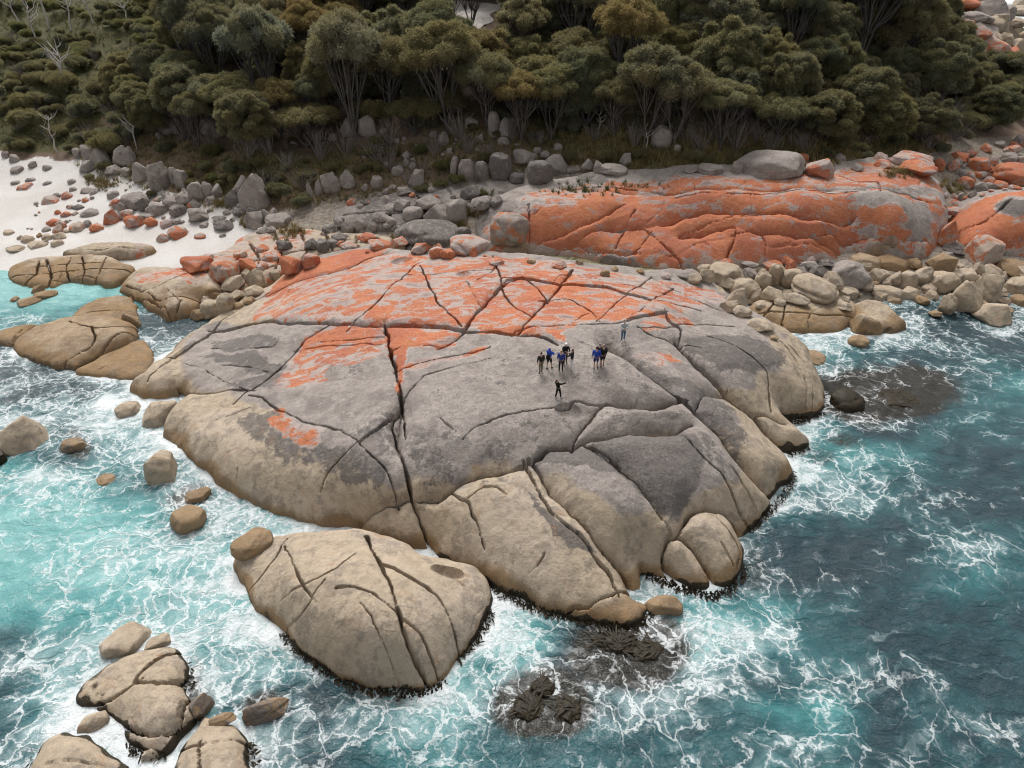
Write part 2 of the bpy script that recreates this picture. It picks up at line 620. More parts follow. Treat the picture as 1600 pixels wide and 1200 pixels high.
FOOT = foot_line()
land_px = [
    (-80, 425, .1), (0, 428, .05), (60, 432, .05), (130, 440, 0), (175, 452, -.1), (215, 462, -.3), (0, 455, -.5), (100, 470, -.6), (0, 520, -1.6), (120, 580, -2),
    (0, 380, .7), (120, 390, .7), (0, 320, 1.6), (120, 330, 1.5), (0, 268, 2.8), (100, 290, 2.4), (200, 325, 1.7), (250, 400, .8), (330, 385, 1.1),
    (330, 345, 1.9), (400, 355, 1.8), (450, 375, 1.6), (390, 425, .8), (300, 430, .5), (230, 440, .1), (260, 490, -.9), (330, 500, -1.1), (250, 560, -1.6), (390, 478, -.5), (430, 445, .5),
    (520, 388, 1.8), (600, 388, 2), (560, 355, 2.4), (480, 345, 2.6), (700, 398, 2.1), (800, 407, 2), (900, 414, 1.8), (1000, 428, 1.6), (1060, 432, 1.5),
    (1100, 444, 1.2), (1140, 470, .3), (1180, 495, -.7), (1200, 435, 1.4), (1250, 465, .4), (1300, 425, 1.7), (1350, 462, .3), (1400, 445, .6), (1450, 425, 1.2), (1500, 450, .4), (1560, 468, -.3),
    (1600, 448, .3), (1680, 440, .3), (1600, 405, 1.6), (1420, 482, -.7), (1550, 505, -1.8), (1300, 530, -1.9), (800, 355, 2.6), (1000, 355, 3.2), (1200, 350, 3.2), (1400, 345, 3.2),
    (720, 320, 4.3), (800, 295, 5.4), (1000, 280, 6.2), (1200, 272, 6.6), (1400, 258, 6.4), (1490, 335, 2.6), (1490, 285, 4.2), (1560, 262, 4.6), (1660, 255, 4.2), (1560, 350, 2.2), (620, 330, 3.4)]
land_pts = [pz(*p) for p in land_px] + list(FOOT)
for x, y, z in FOOT[1:-1]:
    m = 0.34 if x < 75 else 0.34 * max(0.0, 1 - (x - 75) / 20) + 0.05
    for dy in (8, 28, 60, 110):
        land_pts.append((x * (1 + dy / 260), y + dy, z + m * dy * (1 - dy / 420)))
land_pts += [(x, y, z) for x, y, z in ((-45, 28, -4), (0, 14, -4), (40, 26, -4), (70, 45, -5), (95, 66, -4), (130, 80, -4), (0, 42, -2.2), (-75, 42, -4), (-110, 60, -3),
                                        (165, 105, -4), (210, 170, -4), (150, 125, -2.5), (128, 130, 0.5), (118, 160, 3.0), (140, 200, 2.0), (165, 230, -1), (190, 260, -3), (128, 230, 6), (160, 300, 3), (110, 290, 22))]
land_f = TPS(land_pts, 0.02)
LX0, LY0, LST = -135.0, 34.0, 0.9
lx = np.arange(LX0, 225, LST)
ly = np.arange(LY0, 330, LST)
LXX, LYY = np.meshgrid(lx, ly)
LZ = land_f(LXX, LYY)
rough_land = sstep(0.0, 8.0, LYY - np.interp(LXX, FOOT[:, 0], FOOT[:, 1]))
LZ = LZ + fbm(LXX * .09, LYY * .09, 5, 3) * (0.15 + 1.0 * rough_land) + fbm(LXX * .45, LYY * .45, 9, 3) * (0.03 + 0.22 * rough_land)
LAND = Grid(LX0, LY0, LST, LZ)
FIELDS.append(LAND)


def grid_faces(nx, ny, keep=None):
    i = np.arange(nx * ny).reshape(ny, nx)
    q = np.stack([i[:-1, :-1], i[:-1, 1:], i[1:, 1:], i[1:, :-1]], -1).reshape(-1, 4)
    return q if keep is None else q[keep.reshape(-1)[q].all(1)]


def foot_dist(X, Y):
    return Y - np.interp(X, FOOT[:, 0], FOOT[:, 1])


PX, PY, PD = project((LXX, LYY, LZ))
sand = sstep(470, 400, PX + 60 * fbm(LXX * .1, LYY * .1, 31, 3)) * sstep(2.5, -1.5, foot_dist(LXX, LYY) + 2 * fbm(LXX * .2, LYY * .2, 33, 2))
grass = np.clip(0.42 + 0.35 * fbm(LXX * .05, LYY * .05, 40, 3), 0, 1) * sstep(-1, 3, foot_dist(LXX, LYY))
upl = sstep(420, 250, PX + 0.9 * PY)                     # the open scrubby slope above the beach
grass = np.maximum(grass, upl * 0.9 * sstep(-1, 3, foot_dist(LXX, LYY)))
strip = sstep(900, 1000, PX) * sstep(1500, 1400, PX) * sstep(14, 2, np.abs(foot_dist(LXX, LYY) - 1) * 3)
grass = np.maximum(grass, strip * 0.8)
gravel = sstep(1.0, -2.0, foot_dist(LXX, LYY)) * (1 - sand)
algae = gravel * sstep(640, 720, PX) * sstep(1110, 1040, PX) * sstep(385, 398, PY)
keep = LZ > -3.2
land_me = make_mesh('land', np.c_[LXX.ravel(), LYY.ravel(), LZ.ravel()], grid_faces(len(lx), len(ly), keep),
                    attrs={'sand': sand.ravel(), 'grass': grass.ravel(), 'gravel': gravel.ravel(), 'algae': algae.ravel()}, mats=[M['land']])
tag(link('terrain', land_me), kind='structure')


# ------------------------------------------------------------------ granite outcrops, split along their joints
CR = {'A': (0.30, 0.75, 1.7, 0.10), 'B': (0.07, 0.32, 0.75, 0.062), 'C': (0.01, 0.2, 0.22, 0.045), 'V': (1.05, 2.5, 0.0, 0.1)}
OUTCROPS = {}


def outcrop(name, label, cat, outline, ctrl, cracks, step=0.13, rim=1.2, rimw=1.9, zones=(), cells=(), tide=1.0, scale=1.0, tanz=(2.8, 4.4), brownz=(0.4, 2.2),
            flat=None, floor=-1.3, amp=1.0, part='rock_slab', seed=0, group=None, dents=(), hair=0):
    o3 = np.array([pz(*(p if len(p) > 2 else (*p, 0.0))) for p in outline])
    loop = smooth_line(o3, True, 4)
    pts = [(x, y, z + rim) for x, y, z in o3] + [tuple(pz(*c)) for c in ctrl]
    f = TPS(pts, 0.03)
    x0, y0 = loop[:, 0].min() - 1.6, loop[:, 1].min() - 1.6
    nx, ny = int((loop[:, 0].max() + 1.6 - x0) / step) + 1, int((loop[:, 1].max() + 1.6 - y0) / step) + 1
    X, Y = np.meshgrid(x0 + step * np.arange(nx), y0 + step * np.arange(ny))
    sx, sy = X + 0.35 * fbm(X * .35, Y * .35, 50 + seed, 3), Y + 0.35 * fbm(X * .35, Y * .35, 60 + seed, 3)
    sd = signed(sx, sy, loop[:, :2])
    Zs = f(X, Y)
    g = np.sqrt(np.clip(1 - (1 - np.clip(sd / rimw, 0, 1)) ** 2, 0, 1))
    Z0 = Zs - rim * (1 - g) - 3.5 * np.clip(-sd, 0, None)
    base = Grid(x0, y0, step, Z0)
    others = [base]

    def down(px, py):
        return hit(px, py, others, sea=False)

    wx, wy = X + 0.09 * fbm(X * .8, Y * .8, 70 + seed, 4, .6), Y + 0.07 * fbm(X * .8, Y * .8, 80 + seed, 4, .6)
    D = {}
    for cl, line in cracks:
        L = np.array([down(*p)[:2] for p in line])
        if cl in 'AB':                                        # run on a little so that the joints meet
            for e, q in ((0, 1), (-1, -2)):
                v = L[e] - L[q]
                n = np.linalg.norm(v)
                L[e] = L[e] + v / max(n, 1e-6) * 0.3
        L = smooth_line(L, False, 4)
        d = seg_dist(wx, wy, L, 6.0)
        D[cl] = np.minimum(D.get(cl, 1e9), d)
    hr = np.random.default_rng(1000 + seed)
    for _ in range(hair):                                     # short hairline joints, mostly along the two joint sets
        p = np.array([hr.uniform(x0, x0 + step * nx), hr.uniform(y0, y0 + step * ny)])
        a = hr.choice([0.35, 2.1, 1.2]) + hr.normal() * .25
        n = hr.integers(4, 9)
        L = [p]
        for _k in range(n):
            a += hr.normal() * .22
            L.append(L[-1] + 0.55 * scale * np.array([math.cos(a), math.sin(a)]))
        D['C'] = np.minimum(D.get('C', 1e9), seg_dist(wx, wy, np.array(L), 2.0) + hr.uniform(.0, .035))
    big = np.full(X.shape, 1e9)
    DA, DB, DC = D.get('A', big), D.get('B', big), D.get('C', big)
    solid = Z0 > floor
    # cells between the joints
    free = solid & (DA > 0.16 * scale) & (DB > 0.13 * scale)
    lab = np.zeros(X.shape, np.int32)
    lab[free] = (np.arange(X.size).reshape(X.shape) + 1)[free]
    while True:
        old = lab.copy()
        for ax in (0, 1):
            for sgn in (1, -1):
                # run-wise propagation of the largest label along rows and columns
                A = lab if ax == 0 else lab.T
                Fm = free if ax == 0 else free.T
                it = range(1, A.shape[0]) if sgn == 1 else range(A.shape[0] - 2, -1, -1)
                for r in it:
                    A[r] = np.where(Fm[r] & Fm[r - sgn], np.maximum(A[r], A[r - sgn]), A[r])
        if (lab == old).all():
            break
    ids, cnt = np.unique(lab[lab > 0], return_counts=True)
    small = ids[cnt < 1.2 * scale / step ** 2]
    lab[np.isin(lab, small)] = 0
    for _ in range(400):
        miss = solid & (lab == 0)
        if not miss.any():
            break
        new = lab.copy()
        for dy, dx in ((0, 1), (0, -1), (1, 0), (-1, 0)):
            sh = np.roll(np.roll(lab, dy, 0), dx, 1)
            sel = miss & (new == 0) & (sh > 0)
            new[sel] = sh[sel]
        if (new == lab).all():
            lab[miss] = 1
            break
        lab = new
    pm, rm, dz = np.ones(X.shape), np.ones(X.shape), np.zeros(X.shape)
    for cx, cy, dd, mp, mr in cells:
        p = down(cx, cy)
        i, j = int(round((p[1] - y0) / step)), int(round((p[0] - x0) / step))
        if 0 <= i < ny and 0 <= j < nx:
            s = lab == lab[i, j]
            pm[s], rm[s], dz[s] = mp, mr, dd
    vary = np.clip(0.85 + 0.7 * fbm(X * .25, Y * .25, 90 + seed, 2), 0.25, 1.7)
    vary2 = 0.8 + 0.9 * fbm(X * .5, Y * .5, 95 + seed, 3)
    Z = Z0 + dz * sstep(0, 1.5, sd)
    for cl, d in (('V', D.get('V', big)), ('A', DA), ('B', DB), ('C', DC)):
        P, r, dep, w = CR[cl]
        P, dep = P * amp, dep * amp
        r, w = r * scale, max(w * scale, 0.80 * step)
        if cl == 'A':
            P, r = P * pm, r * rm
        t = np.clip(d / r, 0, 1)
        Z = Z - P * vary * (1 - np.sqrt(np.clip(1 - (1 - t) ** 2, 0, 1)))
        t = np.clip(d / (w * np.clip(vary2, 0.45, 1.4)), 0, 1)
        Z = Z - dep * np.clip(vary2, 0.3, 1.2) * (1 - t) ** 0.8
    for dx_, dy_, rx, ry, dep in dents:                       # water-worn hollows
        p = down(dx_, dy_)
        q = ((X - p[0]) / rx) ** 2 + ((Y - p[1]) / ry) ** 2
        Z = Z - dep * np.clip(1 - q, 0, 1) ** 0.7
    edge = np.clip(sd / 1.0, 0, 1)
    Z = Z + edge * (0.11 * scale * fbm(X * .22, Y * .22, 11 + seed, 3) + 0.035 * fbm(X * 1.1, Y * 1.1, 13 + seed, 3) + 0.020 * fbm(X * 2.6, Y * 2.6, 15 + seed, 4, .6))
    # weathering masks, one value per vertex
    zx, zy = X + 0.5 * fbm(X * .3, Y * .3, 21 + seed, 4), Y + 0.5 * fbm(X * .3, Y * .3, 25 + seed, 4)
    at = {k: np.zeros(X.shape) for k in ('lichen', 'dark', 'tan', 'brown', 'black')}
    hn = fbm(X * .16, Y * .16, 27 + seed, 4)
    at['tan'] = sstep(tanz[1], tanz[0], Z + 1.1 * hn)
    at['brown'] = sstep(brownz[1], brownz[0], Z + 0.7 * hn) * 0.95
    band = sstep(0.62, 0.22, Z + 0.22 * fbm(X * .9, Y * .9, 29 + seed, 3))
    wetm = np.full(X.shape, tide)
    for kind, val, blur, poly in zones:
        pl = np.array([down(*p)[:2] for p in poly])
        s = signed(zx, zy, smooth_line(pl, True, 3))
        m = val * sstep(-blur, blur, s)
        if kind == 'tide':
            wetm = np.maximum(wetm, m)
            continue
        at[kind] = np.maximum(at[kind], m) if val > 0 else at[kind] * (1 + m)
    at['black'] = band * wetm
    i = np.arange(nx * ny).reshape(ny, nx)
    q = np.stack([i[:-1, :-1], i[:-1, 1:], i[1:, 1:], i[1:, :-1]], -1).reshape(-1, 4)
    okq = solid.ravel()[q].all(1)
    q = q[okq]
    ql = lab.ravel()[q].max(1)
    V = np.c_[X.ravel(), Y.ravel(), Z.ravel()]
    labs = np.unique(ql)
    c = loop.mean(0)
    root = bpy.data.objects.new(name, None)
    COL.objects.link(root)
    root.location = (c[0], c[1], 0)
    root.empty_display_size = 0.5
    tag(root, label, cat, group)
    for L in labs:
        fq = q[ql == L]
        used = np.unique(fq)
        remap = np.zeros(nx * ny, np.int32)
        remap[used] = np.arange(len(used))
        me = make_mesh(part, V[used] - [c[0], c[1], 0], remap[fq], attrs={k: a.ravel()[used] for k, a in at.items()}, mats=[M['granite']])
        zq = V[fq][:, :, 2]                                    # the walls of a joint meet the slab in a crisp edge
        me.polygons.foreach_set('use_smooth', (zq.max(1) - zq.min(1)) < 2.0 * step)
        me.update()
        link(part, me, root)
    OUTCROPS[name] = (loop, base)
    FIELDS.append(Grid(x0, y0, step, np.where(solid, Z, -50)))
    return root

# ---- the great dome on which the people stand
dome_outline = [
    (205, 612), (232, 585), (270, 553), (305, 527), (345, 503), (392, 470), (420, 458, .6), (450, 436, 1.6), (500, 412, 2.6), (545, 402, 3.4), (590, 394, 4.2), (640, 402, 4.9), (700, 404, 5.3), (760, 405, 5.6),
    (860, 412, 5.5), (920, 424, 5.4), (1000, 431, 4.8), (1060, 432, 4.4), (1100, 444, 3.8), (1138, 468, 2.9), (1160, 492, 2.6), (1200, 512, 2.9), (1240, 535, 2.3), (1268, 570, 1.4), (1287, 610, 0.3),
    (1284, 643), (1250, 655), (1222, 660), (1245, 678), (1263, 697), (1230, 710), (1236, 735), (1228, 765), (1205, 795), (1168, 826), (1163, 880), (1150, 905), (1118, 928), (1088, 922), (1050, 912), (1000, 893),
    (1004, 925), (1020, 958), (985, 980), (920, 970), (850, 953), (790, 925), (740, 898), (695, 880), (660, 858), (600, 850), (545, 832), (500, 822), (430, 800), (380, 778), (320, 738), (280, 700),
    (256, 675), (265, 655), (290, 630), (285, 617), (240, 622)]
dome_ctrl = [
    (880, 575, 6.6), (960, 540, 6.8), (760, 580, 6.3), (680, 560, 6.2), (620, 600, 5.5), (860, 620, 6.2), (1000, 600, 6.0), (1060, 610, 5.5), (700, 500, 6.6), (850, 500, 7.0), (950, 495, 6.9), (1050, 485, 6.2),
    (1120, 480, 4.7), (600, 480, 6.2), (500, 470, 5.1), (450, 490, 4.0), (650, 430, 6.5), (780, 425, 6.8), (900, 440, 6.8), (1000, 450, 6.1), (550, 425, 5.2), (560, 560, 5.3), (480, 560, 4.2), (400, 560, 3.0),
    (330, 565, 1.9), (450, 640, 3.7), (540, 640, 4.7), (380, 640, 2.6), (320, 680, 1.8), (400, 720, 2.3), (480, 700, 3.5), (560, 720, 4.0), (500, 770, 2.2), (580, 780, 2.9), (620, 700, 4.6), (440, 760, 1.7),
    (350, 520, 1.2), (400, 500, 2.2), (270, 600, 1.0), (320, 610, 1.6), (700, 640, 5.7), (800, 640, 5.9), (760, 690, 5.1), (700, 720, 4.5), (680, 745, 4.0), (850, 680, 5.2), (790, 712, 4.6), (700, 785, 3.2),
    (760, 765, 3.8), (720, 840, 2.0), (800, 800, 3.4), (830, 760, 4.1), (800, 880, 1.9), (880, 860, 2.5), (880, 920, 1.5), (950, 920, 1.5), (980, 948, 1.0), (600, 815, 1.7), (900, 700, 5.0), (1000, 690, 5.2),
    (950, 760, 4.5), (1000, 800, 3.7), (960, 820, 3.3), (1050, 740, 4.6), (1060, 790, 3.5), (1120, 740, 3.7), (1100, 800, 3.0), (1085, 860, 2.0), (1125, 850, 2.0), (1020, 855, 2.1), (1150, 795, 2.0), (1185, 755, 2.2),
    (1050, 640, 5.4), (950, 650, 5.4), (1130, 680, 4.0), (1200, 730, 2.0), (1090, 560, 5.3), (1150, 570, 4.7), (1200, 570, 3.8), (1130, 530, 4.9), (1190, 625, 2.6), (1235, 600, 2.4), (1255, 622, 1.6), (1100, 605, 4.8),
    (1160, 610, 3.7), (1212, 690, 1.1), (1050, 580, 5.6), (1080, 510, 5.0)]
dome_cracks = [
    ('A', [(601, 508), (607, 530), (610, 547), (616, 570), (621, 593), (627, 625)]),
    ('A', [(627, 625), (612, 650), (618, 680), (630, 713), (641, 758), (650, 789), (661, 819), (674, 850)]),
    ('B', [(627, 625), (630, 650), (634, 675)]),
    ('B', [(627, 625), (600, 657), (560, 693), (540, 712), (520, 735), (505, 760)]),
    ('B', [(560, 693), (583, 715), (600, 735), (612, 755), (618, 772)]),
    ('A', [(330, 518), (400, 505), (450, 505), (533, 507), (600, 508), (646, 506), (693, 511), (726, 517), (766, 518), (803, 522), (840, 523), (866, 534)]),
    ('B', [(803, 522), (816, 513), (866, 509), (933, 506), (966, 504), (1000, 497), (1040, 490)]),
    ('B', [(653, 415), (633, 433), (610, 453), (583, 483), (553, 507), (545, 515)]),
    ('B', [(658, 420), (665, 435), (673, 453), (686, 477), (703, 493), (718, 510)]),
    ('A', [(893, 425), (873, 450), (846, 477), (823, 503), (812, 518)]),
    ('A', [(786, 447), (750, 485), (725, 517), (710, 530), (690, 541)]),
    ('B', [(770, 405), (776, 420), (783, 437), (786, 457), (803, 477), (826, 491)]),
    ('C', [(730, 442), (746, 473), (753, 485)]),
    ('B', [(786, 447), (816, 435), (846, 457), (856, 470)]),
    ('B', [(846, 468), (886, 467), (910, 477), (930, 492), (935, 500)]),
    ('B', [(935, 500), (963, 473), (993, 453), (1016, 437)]),
    ('B', [(983, 497), (1010, 480), (1030, 466), (1050, 455)]),
    ('C', [(893, 505), (915, 490), (930, 492)]),
    ('C', [(940, 450), (960, 455), (980, 465)]),
    ('B', [(788, 437), (826, 437), (866, 445), (905, 447), (950, 450), (976, 460), (1026, 473), (1066, 481), (1090, 488)]),
    ('C', [(866, 443), (880, 432), (940, 440), (1000, 452), (1060, 470)]),
    ('C', [(1016, 437), (1060, 460), (1090, 475), (1130, 490)]),
    ('A', [(956, 533), (983, 552), (1013, 577), (1043, 597), (1066, 619)]),
    ('B', [(1000, 513), (1020, 525), (1050, 530), (1090, 545)]),
    ('B', [(1040, 490), (1047, 505), (1063, 515), (1061, 532)]),
    ('B', [(1000, 513), (1040, 512), (1090, 510), (1140, 515)]),
    ('A', [(1060, 532), (1080, 555), (1099, 573), (1120, 592), (1134, 606), (1152, 624), (1176, 643), (1200, 672), (1228, 708)]),
    ('B', [(1134, 606), (1103, 613), (1091, 628), (1085, 640)]),
    ('A', [(1066, 621), (1099, 647), (1133, 680), (1166, 720), (1199, 758), (1218, 785)]),
    ('B', [(1053, 661), (1066, 673), (1099, 713), (1139, 757), (1154, 790), (1168, 815)]),
    ('C', [(1143, 727), (1160, 757), (1183, 797)]),
    ('B', [(1110, 530), (1140, 540), (1163, 553), (1189, 573), (1199, 593), (1203, 640)]),
    ('C', [(1229, 540), (1259, 573), (1269, 607), (1268, 640)]),
    ('C', [(1215, 530), (1245, 570), (1258, 600), (1258, 640)]),
    ('A', [(1176, 643), (1200, 652), (1222, 660)]),
    ('A', [(545, 832), (562, 804), (606, 778), (641, 766), (680, 757), (720, 741), (766, 727), (830, 717), (860, 694), (896, 685), (933, 677), (1000, 663), (1053, 660), (1078, 655)]),
    ('A', [(896, 685), (916, 657), (943, 628), (1000, 624), (1066, 621)]),
    ('B', [(726, 680), (740, 668), (760, 660), (800, 647), (860, 637), (886, 632), (900, 625), (943, 628)]),
    ('C', [(686, 653), (705, 668), (720, 680), (733, 713)]),
    ('A', [(516, 507), (480, 527), (460, 550), (423, 587), (390, 612), (370, 628)]),
    ('C', [(370, 628), (360, 645), (352, 660)]),
    ('A', [(285, 617), (316, 616), (353, 612), (393, 612)]),
    ('B', [(393, 612), (453, 608), (500, 602), (533, 597), (583, 595), (620, 594)]),
    ('C', [(338, 660), (366, 650), (395, 640)]),
    ('B', [(393, 622), (410, 626), (430, 640), (466, 657), (493, 668), (515, 670), (533, 677), (560, 693)]),
    ('B', [(262, 560), (290, 570), (320, 580), (360, 600), (393, 612)]),
    ('C', [(330, 545), (380, 545), (428, 543)]), ('C', [(340, 570), (385, 573), (420, 580)]), ('C', [(428, 543), (435, 528)]),
    ('C', [(610, 547), (640, 541), (690, 541)]), ('C', [(455, 548), (520, 540), (610, 540)]),
    ('B', [(621, 578), (680, 563), (760, 544)]), ('C', [(660, 588), (700, 576), (775, 557)]), ('C', [(628, 622), (645, 605), (662, 588)]),
    ('C', [(600, 528), (560, 530), (500, 535)]),
    ('B', [(709, 757), (716, 770), (731, 782), (738, 800), (746, 822), (753, 845)]),
    ('C', [(731, 775), (755, 757), (775, 757), (793, 772)]),
    ('B', [(820, 720), (843, 760), (863, 797), (880, 812), (900, 826), (929, 863), (955, 896), (965, 918)]),
    ('A', [(830, 717), (850, 738), (867, 760), (900, 797), (936, 841), (973, 885), (1000, 922), (1024, 962)]),
    ('C', [(863, 797), (880, 802), (900, 797)]),
    ('B', [(880, 957), (892, 953), (918, 949), (940, 932), (980, 914), (997, 912)]),
    ('C', [(808, 921), (834, 888), (850, 863)]),
    ('A', [(1060, 918), (1044, 880), (1038, 850), (1048, 826), (1060, 820)]),
    ('B', [(917, 686), (945, 700), (975, 725), (1010, 763), (1035, 795), (1055, 822)]),
    ('A', [(1055, 822), (1066, 826), (1092, 852), (1110, 877), (1116, 907), (1118, 930)]),
    ('A', [(1060, 820), (1072, 800), (1084, 786), (1110, 785), (1132, 787), (1150, 805), (1163, 832)]),
    ('C', [(1122, 800), (1140, 830), (1155, 860), (1153, 885)]), ('C', [(1128, 845), (1148, 885)]),
    ('A', [(420, 463), (467, 441), (533, 424), (575, 408), (600, 398)]),
    ('B', [(233, 592), (300, 542), (330, 521), (360, 495), (417, 462)]),
    ('C', [(253, 575), (290, 545), (345, 508)]),
    ('C', [(630, 433), (665, 432), (700, 428), (770, 425)]), ('C', [(745, 440), (765, 430), (775, 420)]),
]
dome_cracks += [
    ('V', [(950, 530), (983, 552), (1013, 577), (1043, 597), (1066, 621), (1099, 647), (1133, 680), (1166, 720), (1199, 758), (1218, 790)]),
    ('V', [(1060, 532), (1080, 555), (1099, 573), (1134, 606), (1176, 643), (1200, 672), (1228, 708)]),
    ('V', [(545, 832), (562, 804), (606, 778), (641, 766), (680, 757), (720, 741), (766, 727), (830, 717), (860, 694), (896, 685), (933, 677), (1000, 663), (1053, 660)]),
    ('V', [(896, 685), (916, 657), (943, 628), (1000, 624), (1066, 621)]), ('V', [(830, 717), (867, 760), (900, 797), (936, 841), (973, 885), (1000, 922), (1024, 962)]),
    ('V', [(1060, 918), (1044, 880), (1038, 850), (1055, 822), (1072, 800), (1084, 786), (1132, 787), (1163, 832)]), ('V', [(1055, 822), (1066, 826), (1092, 852), (1110, 877), (1118, 930)]),
    ('V', [(641, 766), (661, 819), (674, 850)]), ('V', [(627, 625), (618, 680), (630, 713), (641, 758)]), ('V', [(1134, 606), (1103, 613), (1088, 632)]), ('V', [(917, 686), (975, 725), (1035, 795)])]
dome_zones = [
    ('tan', -.85, 1.0, [(285, 540), (345, 508), (480, 505), (640, 560), (640, 690), (540, 680), (430, 640), (370, 630), (300, 600)]),
    ('lichen', .46, .5, [(395, 502), (440, 455), (500, 420), (590, 402), (700, 402), (860, 410), (1000, 436), (1100, 452), (1140, 476), (1090, 488), (1000, 499), (930, 506), (850, 513), (760, 520), (600, 511), (500, 509)]),
    ('lichen', .60, .5, [(735, 516), (745, 470), (790, 440), (880, 432), (960, 450), (1000, 470), (1000, 490), (930, 503), (860, 511), (800, 521)]),
    ('lichen', .60, .4, [(560, 508), (590, 480), (700, 490), (760, 515), (690, 513), (620, 509)]),
    ('lichen', .45, .6, [(432, 590), (500, 515), (600, 511), (606, 545), (602, 562), (520, 572), (500, 600), (440, 604)]),
    ('lichen', .80, .4, [(470, 545), (495, 514), (600, 511), (604, 538), (540, 540)]),
    ('lichen', .95, .35, [(602, 511), (660, 515), (640, 548), (632, 585), (627, 615), (616, 575)]),
    ('lichen', .62, .4, [(602, 511), (710, 518), (700, 538), (640, 545)]),
    ('lichen', .62, .25, [(635, 570), (690, 558), (760, 541), (758, 549), (690, 567), (640, 580)]),
    ('lichen', .60, .3, [(416, 664), (442, 654), (497, 680), (492, 704), (462, 694)]),
    ('lichen', .46, .4, [(990, 548), (1060, 558), (1052, 575), (1015, 566)]),
    ('lichen', .72, .3, [(806, 519), (850, 508), (930, 506), (880, 515), (880, 532), (850, 522)]),
    ('lichen', .95, .4, [(418, 468), (467, 443), (533, 424), (600, 398), (560, 392), (490, 410), (430, 445)]),
    ('lichen', .5, .3, [(425, 640), (480, 660), (500, 672), (485, 674), (440, 655)]),
    ('lichen', .46, .4, [(1000, 500), (1060, 492), (1080, 512), (1010, 516)]),
    ('dark', .50, 1.0, [(640, 655), (700, 660), (760, 672), (890, 640), (925, 660), (830, 705), (720, 735), (650, 752), (630, 700)]),
    ('dark', .62, .6, [(372, 655), (430, 640), (500, 685), (550, 695), (600, 700), (615, 735), (590, 762), (540, 750), (500, 745), (440, 722), (392, 695)]),
    ('dark', .80, .5, [(838, 712), (880, 690), (1000, 668), (1062, 662), (1092, 690), (1090, 740), (1078, 790), (1045, 805), (1005, 770), (965, 740), (925, 722), (880, 727)]),
    ('dark', .5, .8, [(915, 665), (950, 630), (1060, 624), (1070, 650), (960, 672)]),
    ('dark', .62, .8, [(962, 540), (1040, 578), (1130, 615), (1165, 680), (1180, 702), (1150, 702), (1100, 652), (1040, 610), (1000, 575)]),
    ('dark', .66, .8, [(1065, 530), (1150, 523), (1200, 540), (1232, 570), (1190, 592), (1140, 592), (1100, 572)]),
    ('dark', .9, .4, [(812, 762), (850, 785), (885, 810), (925, 850), (935, 868), (895, 855), (868, 828), (840, 790)]),
    ('dark', .5, .5, [(740, 745), (810, 728), (820, 745), (770, 760)]),
    ('dark', .62, .4, [(328, 548), (345, 530), (430, 525), (430, 546), (390, 549)]),
    ('dark', .66, .4, [(313, 556), (370, 550), (430, 560), (450, 575), (390, 580), (330, 562)]),
    ('dark', .62, .4, [(355, 602), (420, 576), (446, 590), (400, 612)]), ('dark', .60, .5, [(400, 602), (470, 585), (485, 598), (430, 608)]),
    ('dark', .40, 1.5, [(640, 620), (760, 560), (870, 520), (980, 520), (1050, 590), (1060, 620), (940, 626), (870, 600), (760, 620)]),
    ('dark', .45, .5, [(480, 545), (560, 540), (590, 555), (560, 590), (500, 595)]),
    ('dark', .5, 1.0, [(540, 690), (600, 640), (625, 640), (620, 700), (600, 730)]),
    ('dark', .5, .7, [(1080, 660), (1160, 740), (1140, 760), (1085, 700)]),
    ('dark', .45, 1.0, [(900, 520), (1000, 500), (1100, 500), (1140, 500), (1050, 520), (960, 535)]),
    ('tan', .8, .8, [(640, 780), (720, 745), (830, 720), (1010, 890), (1010, 960), (850, 945), (700, 880)]),
    ('tide', 1, .6, [(640, 850), (700, 860), (980, 960), (1010, 890), (1100, 900), (1140, 860), (1180, 780), (1230, 720), (1200, 640), (1300, 620), (1310, 780), (1150, 960), (980, 1010), (760, 960)]),
    ('tan', .6, 1.2, [(260, 680), (360, 600), (440, 690), (560, 770), (540, 830), (350, 750)]),
]
dome_cells = [(750, 700, .55, 4.6, 3.4), (850, 665, .5, 4.0, 3.2), (700, 800, -.1, 1.0, 1.2), (900, 760, .1, 2.8, 2.6), (970, 650, .2, 2.6, 2.2), (450, 700, .15, 2.4, 2.8), (590, 820, -.25, 2.4, 2.2),
              (1080, 870, .0, 3.0, 2.0), (1120, 830, .15, 3.0, 2.2), (1150, 650, .2, 3.4, 2.2), (1040, 570, .15, 3.2, 2.2), (1150, 570, .1, 3.0, 2.6), (1220, 690, -.2, 2.4, 1.6), (1160, 740, .0, 2.2, 2.0), (700, 800, -.1, 1.8, 2.0), (1080, 740, .05, 2.4, 2.2),
              (470, 430, .2, 1.7, 1.0), (880, 560, .0, 1.3, 1.5)]
outcrop('granite_dome', 'huge cracked granite dome with orange lichen on its back and people standing on top', 'rock', dome_outline, dome_ctrl, dome_cracks, 0.07, tide=.3, hair=14, brownz=(0.1, 1.7),
        zones=dome_zones, cells=dome_cells, dents=[(890, 640, 1.0, .6, .5), (628, 411, 1.1, .9, .5), (725, 431, .7, .6, .35), (1090, 830, .1, .1, 0)])

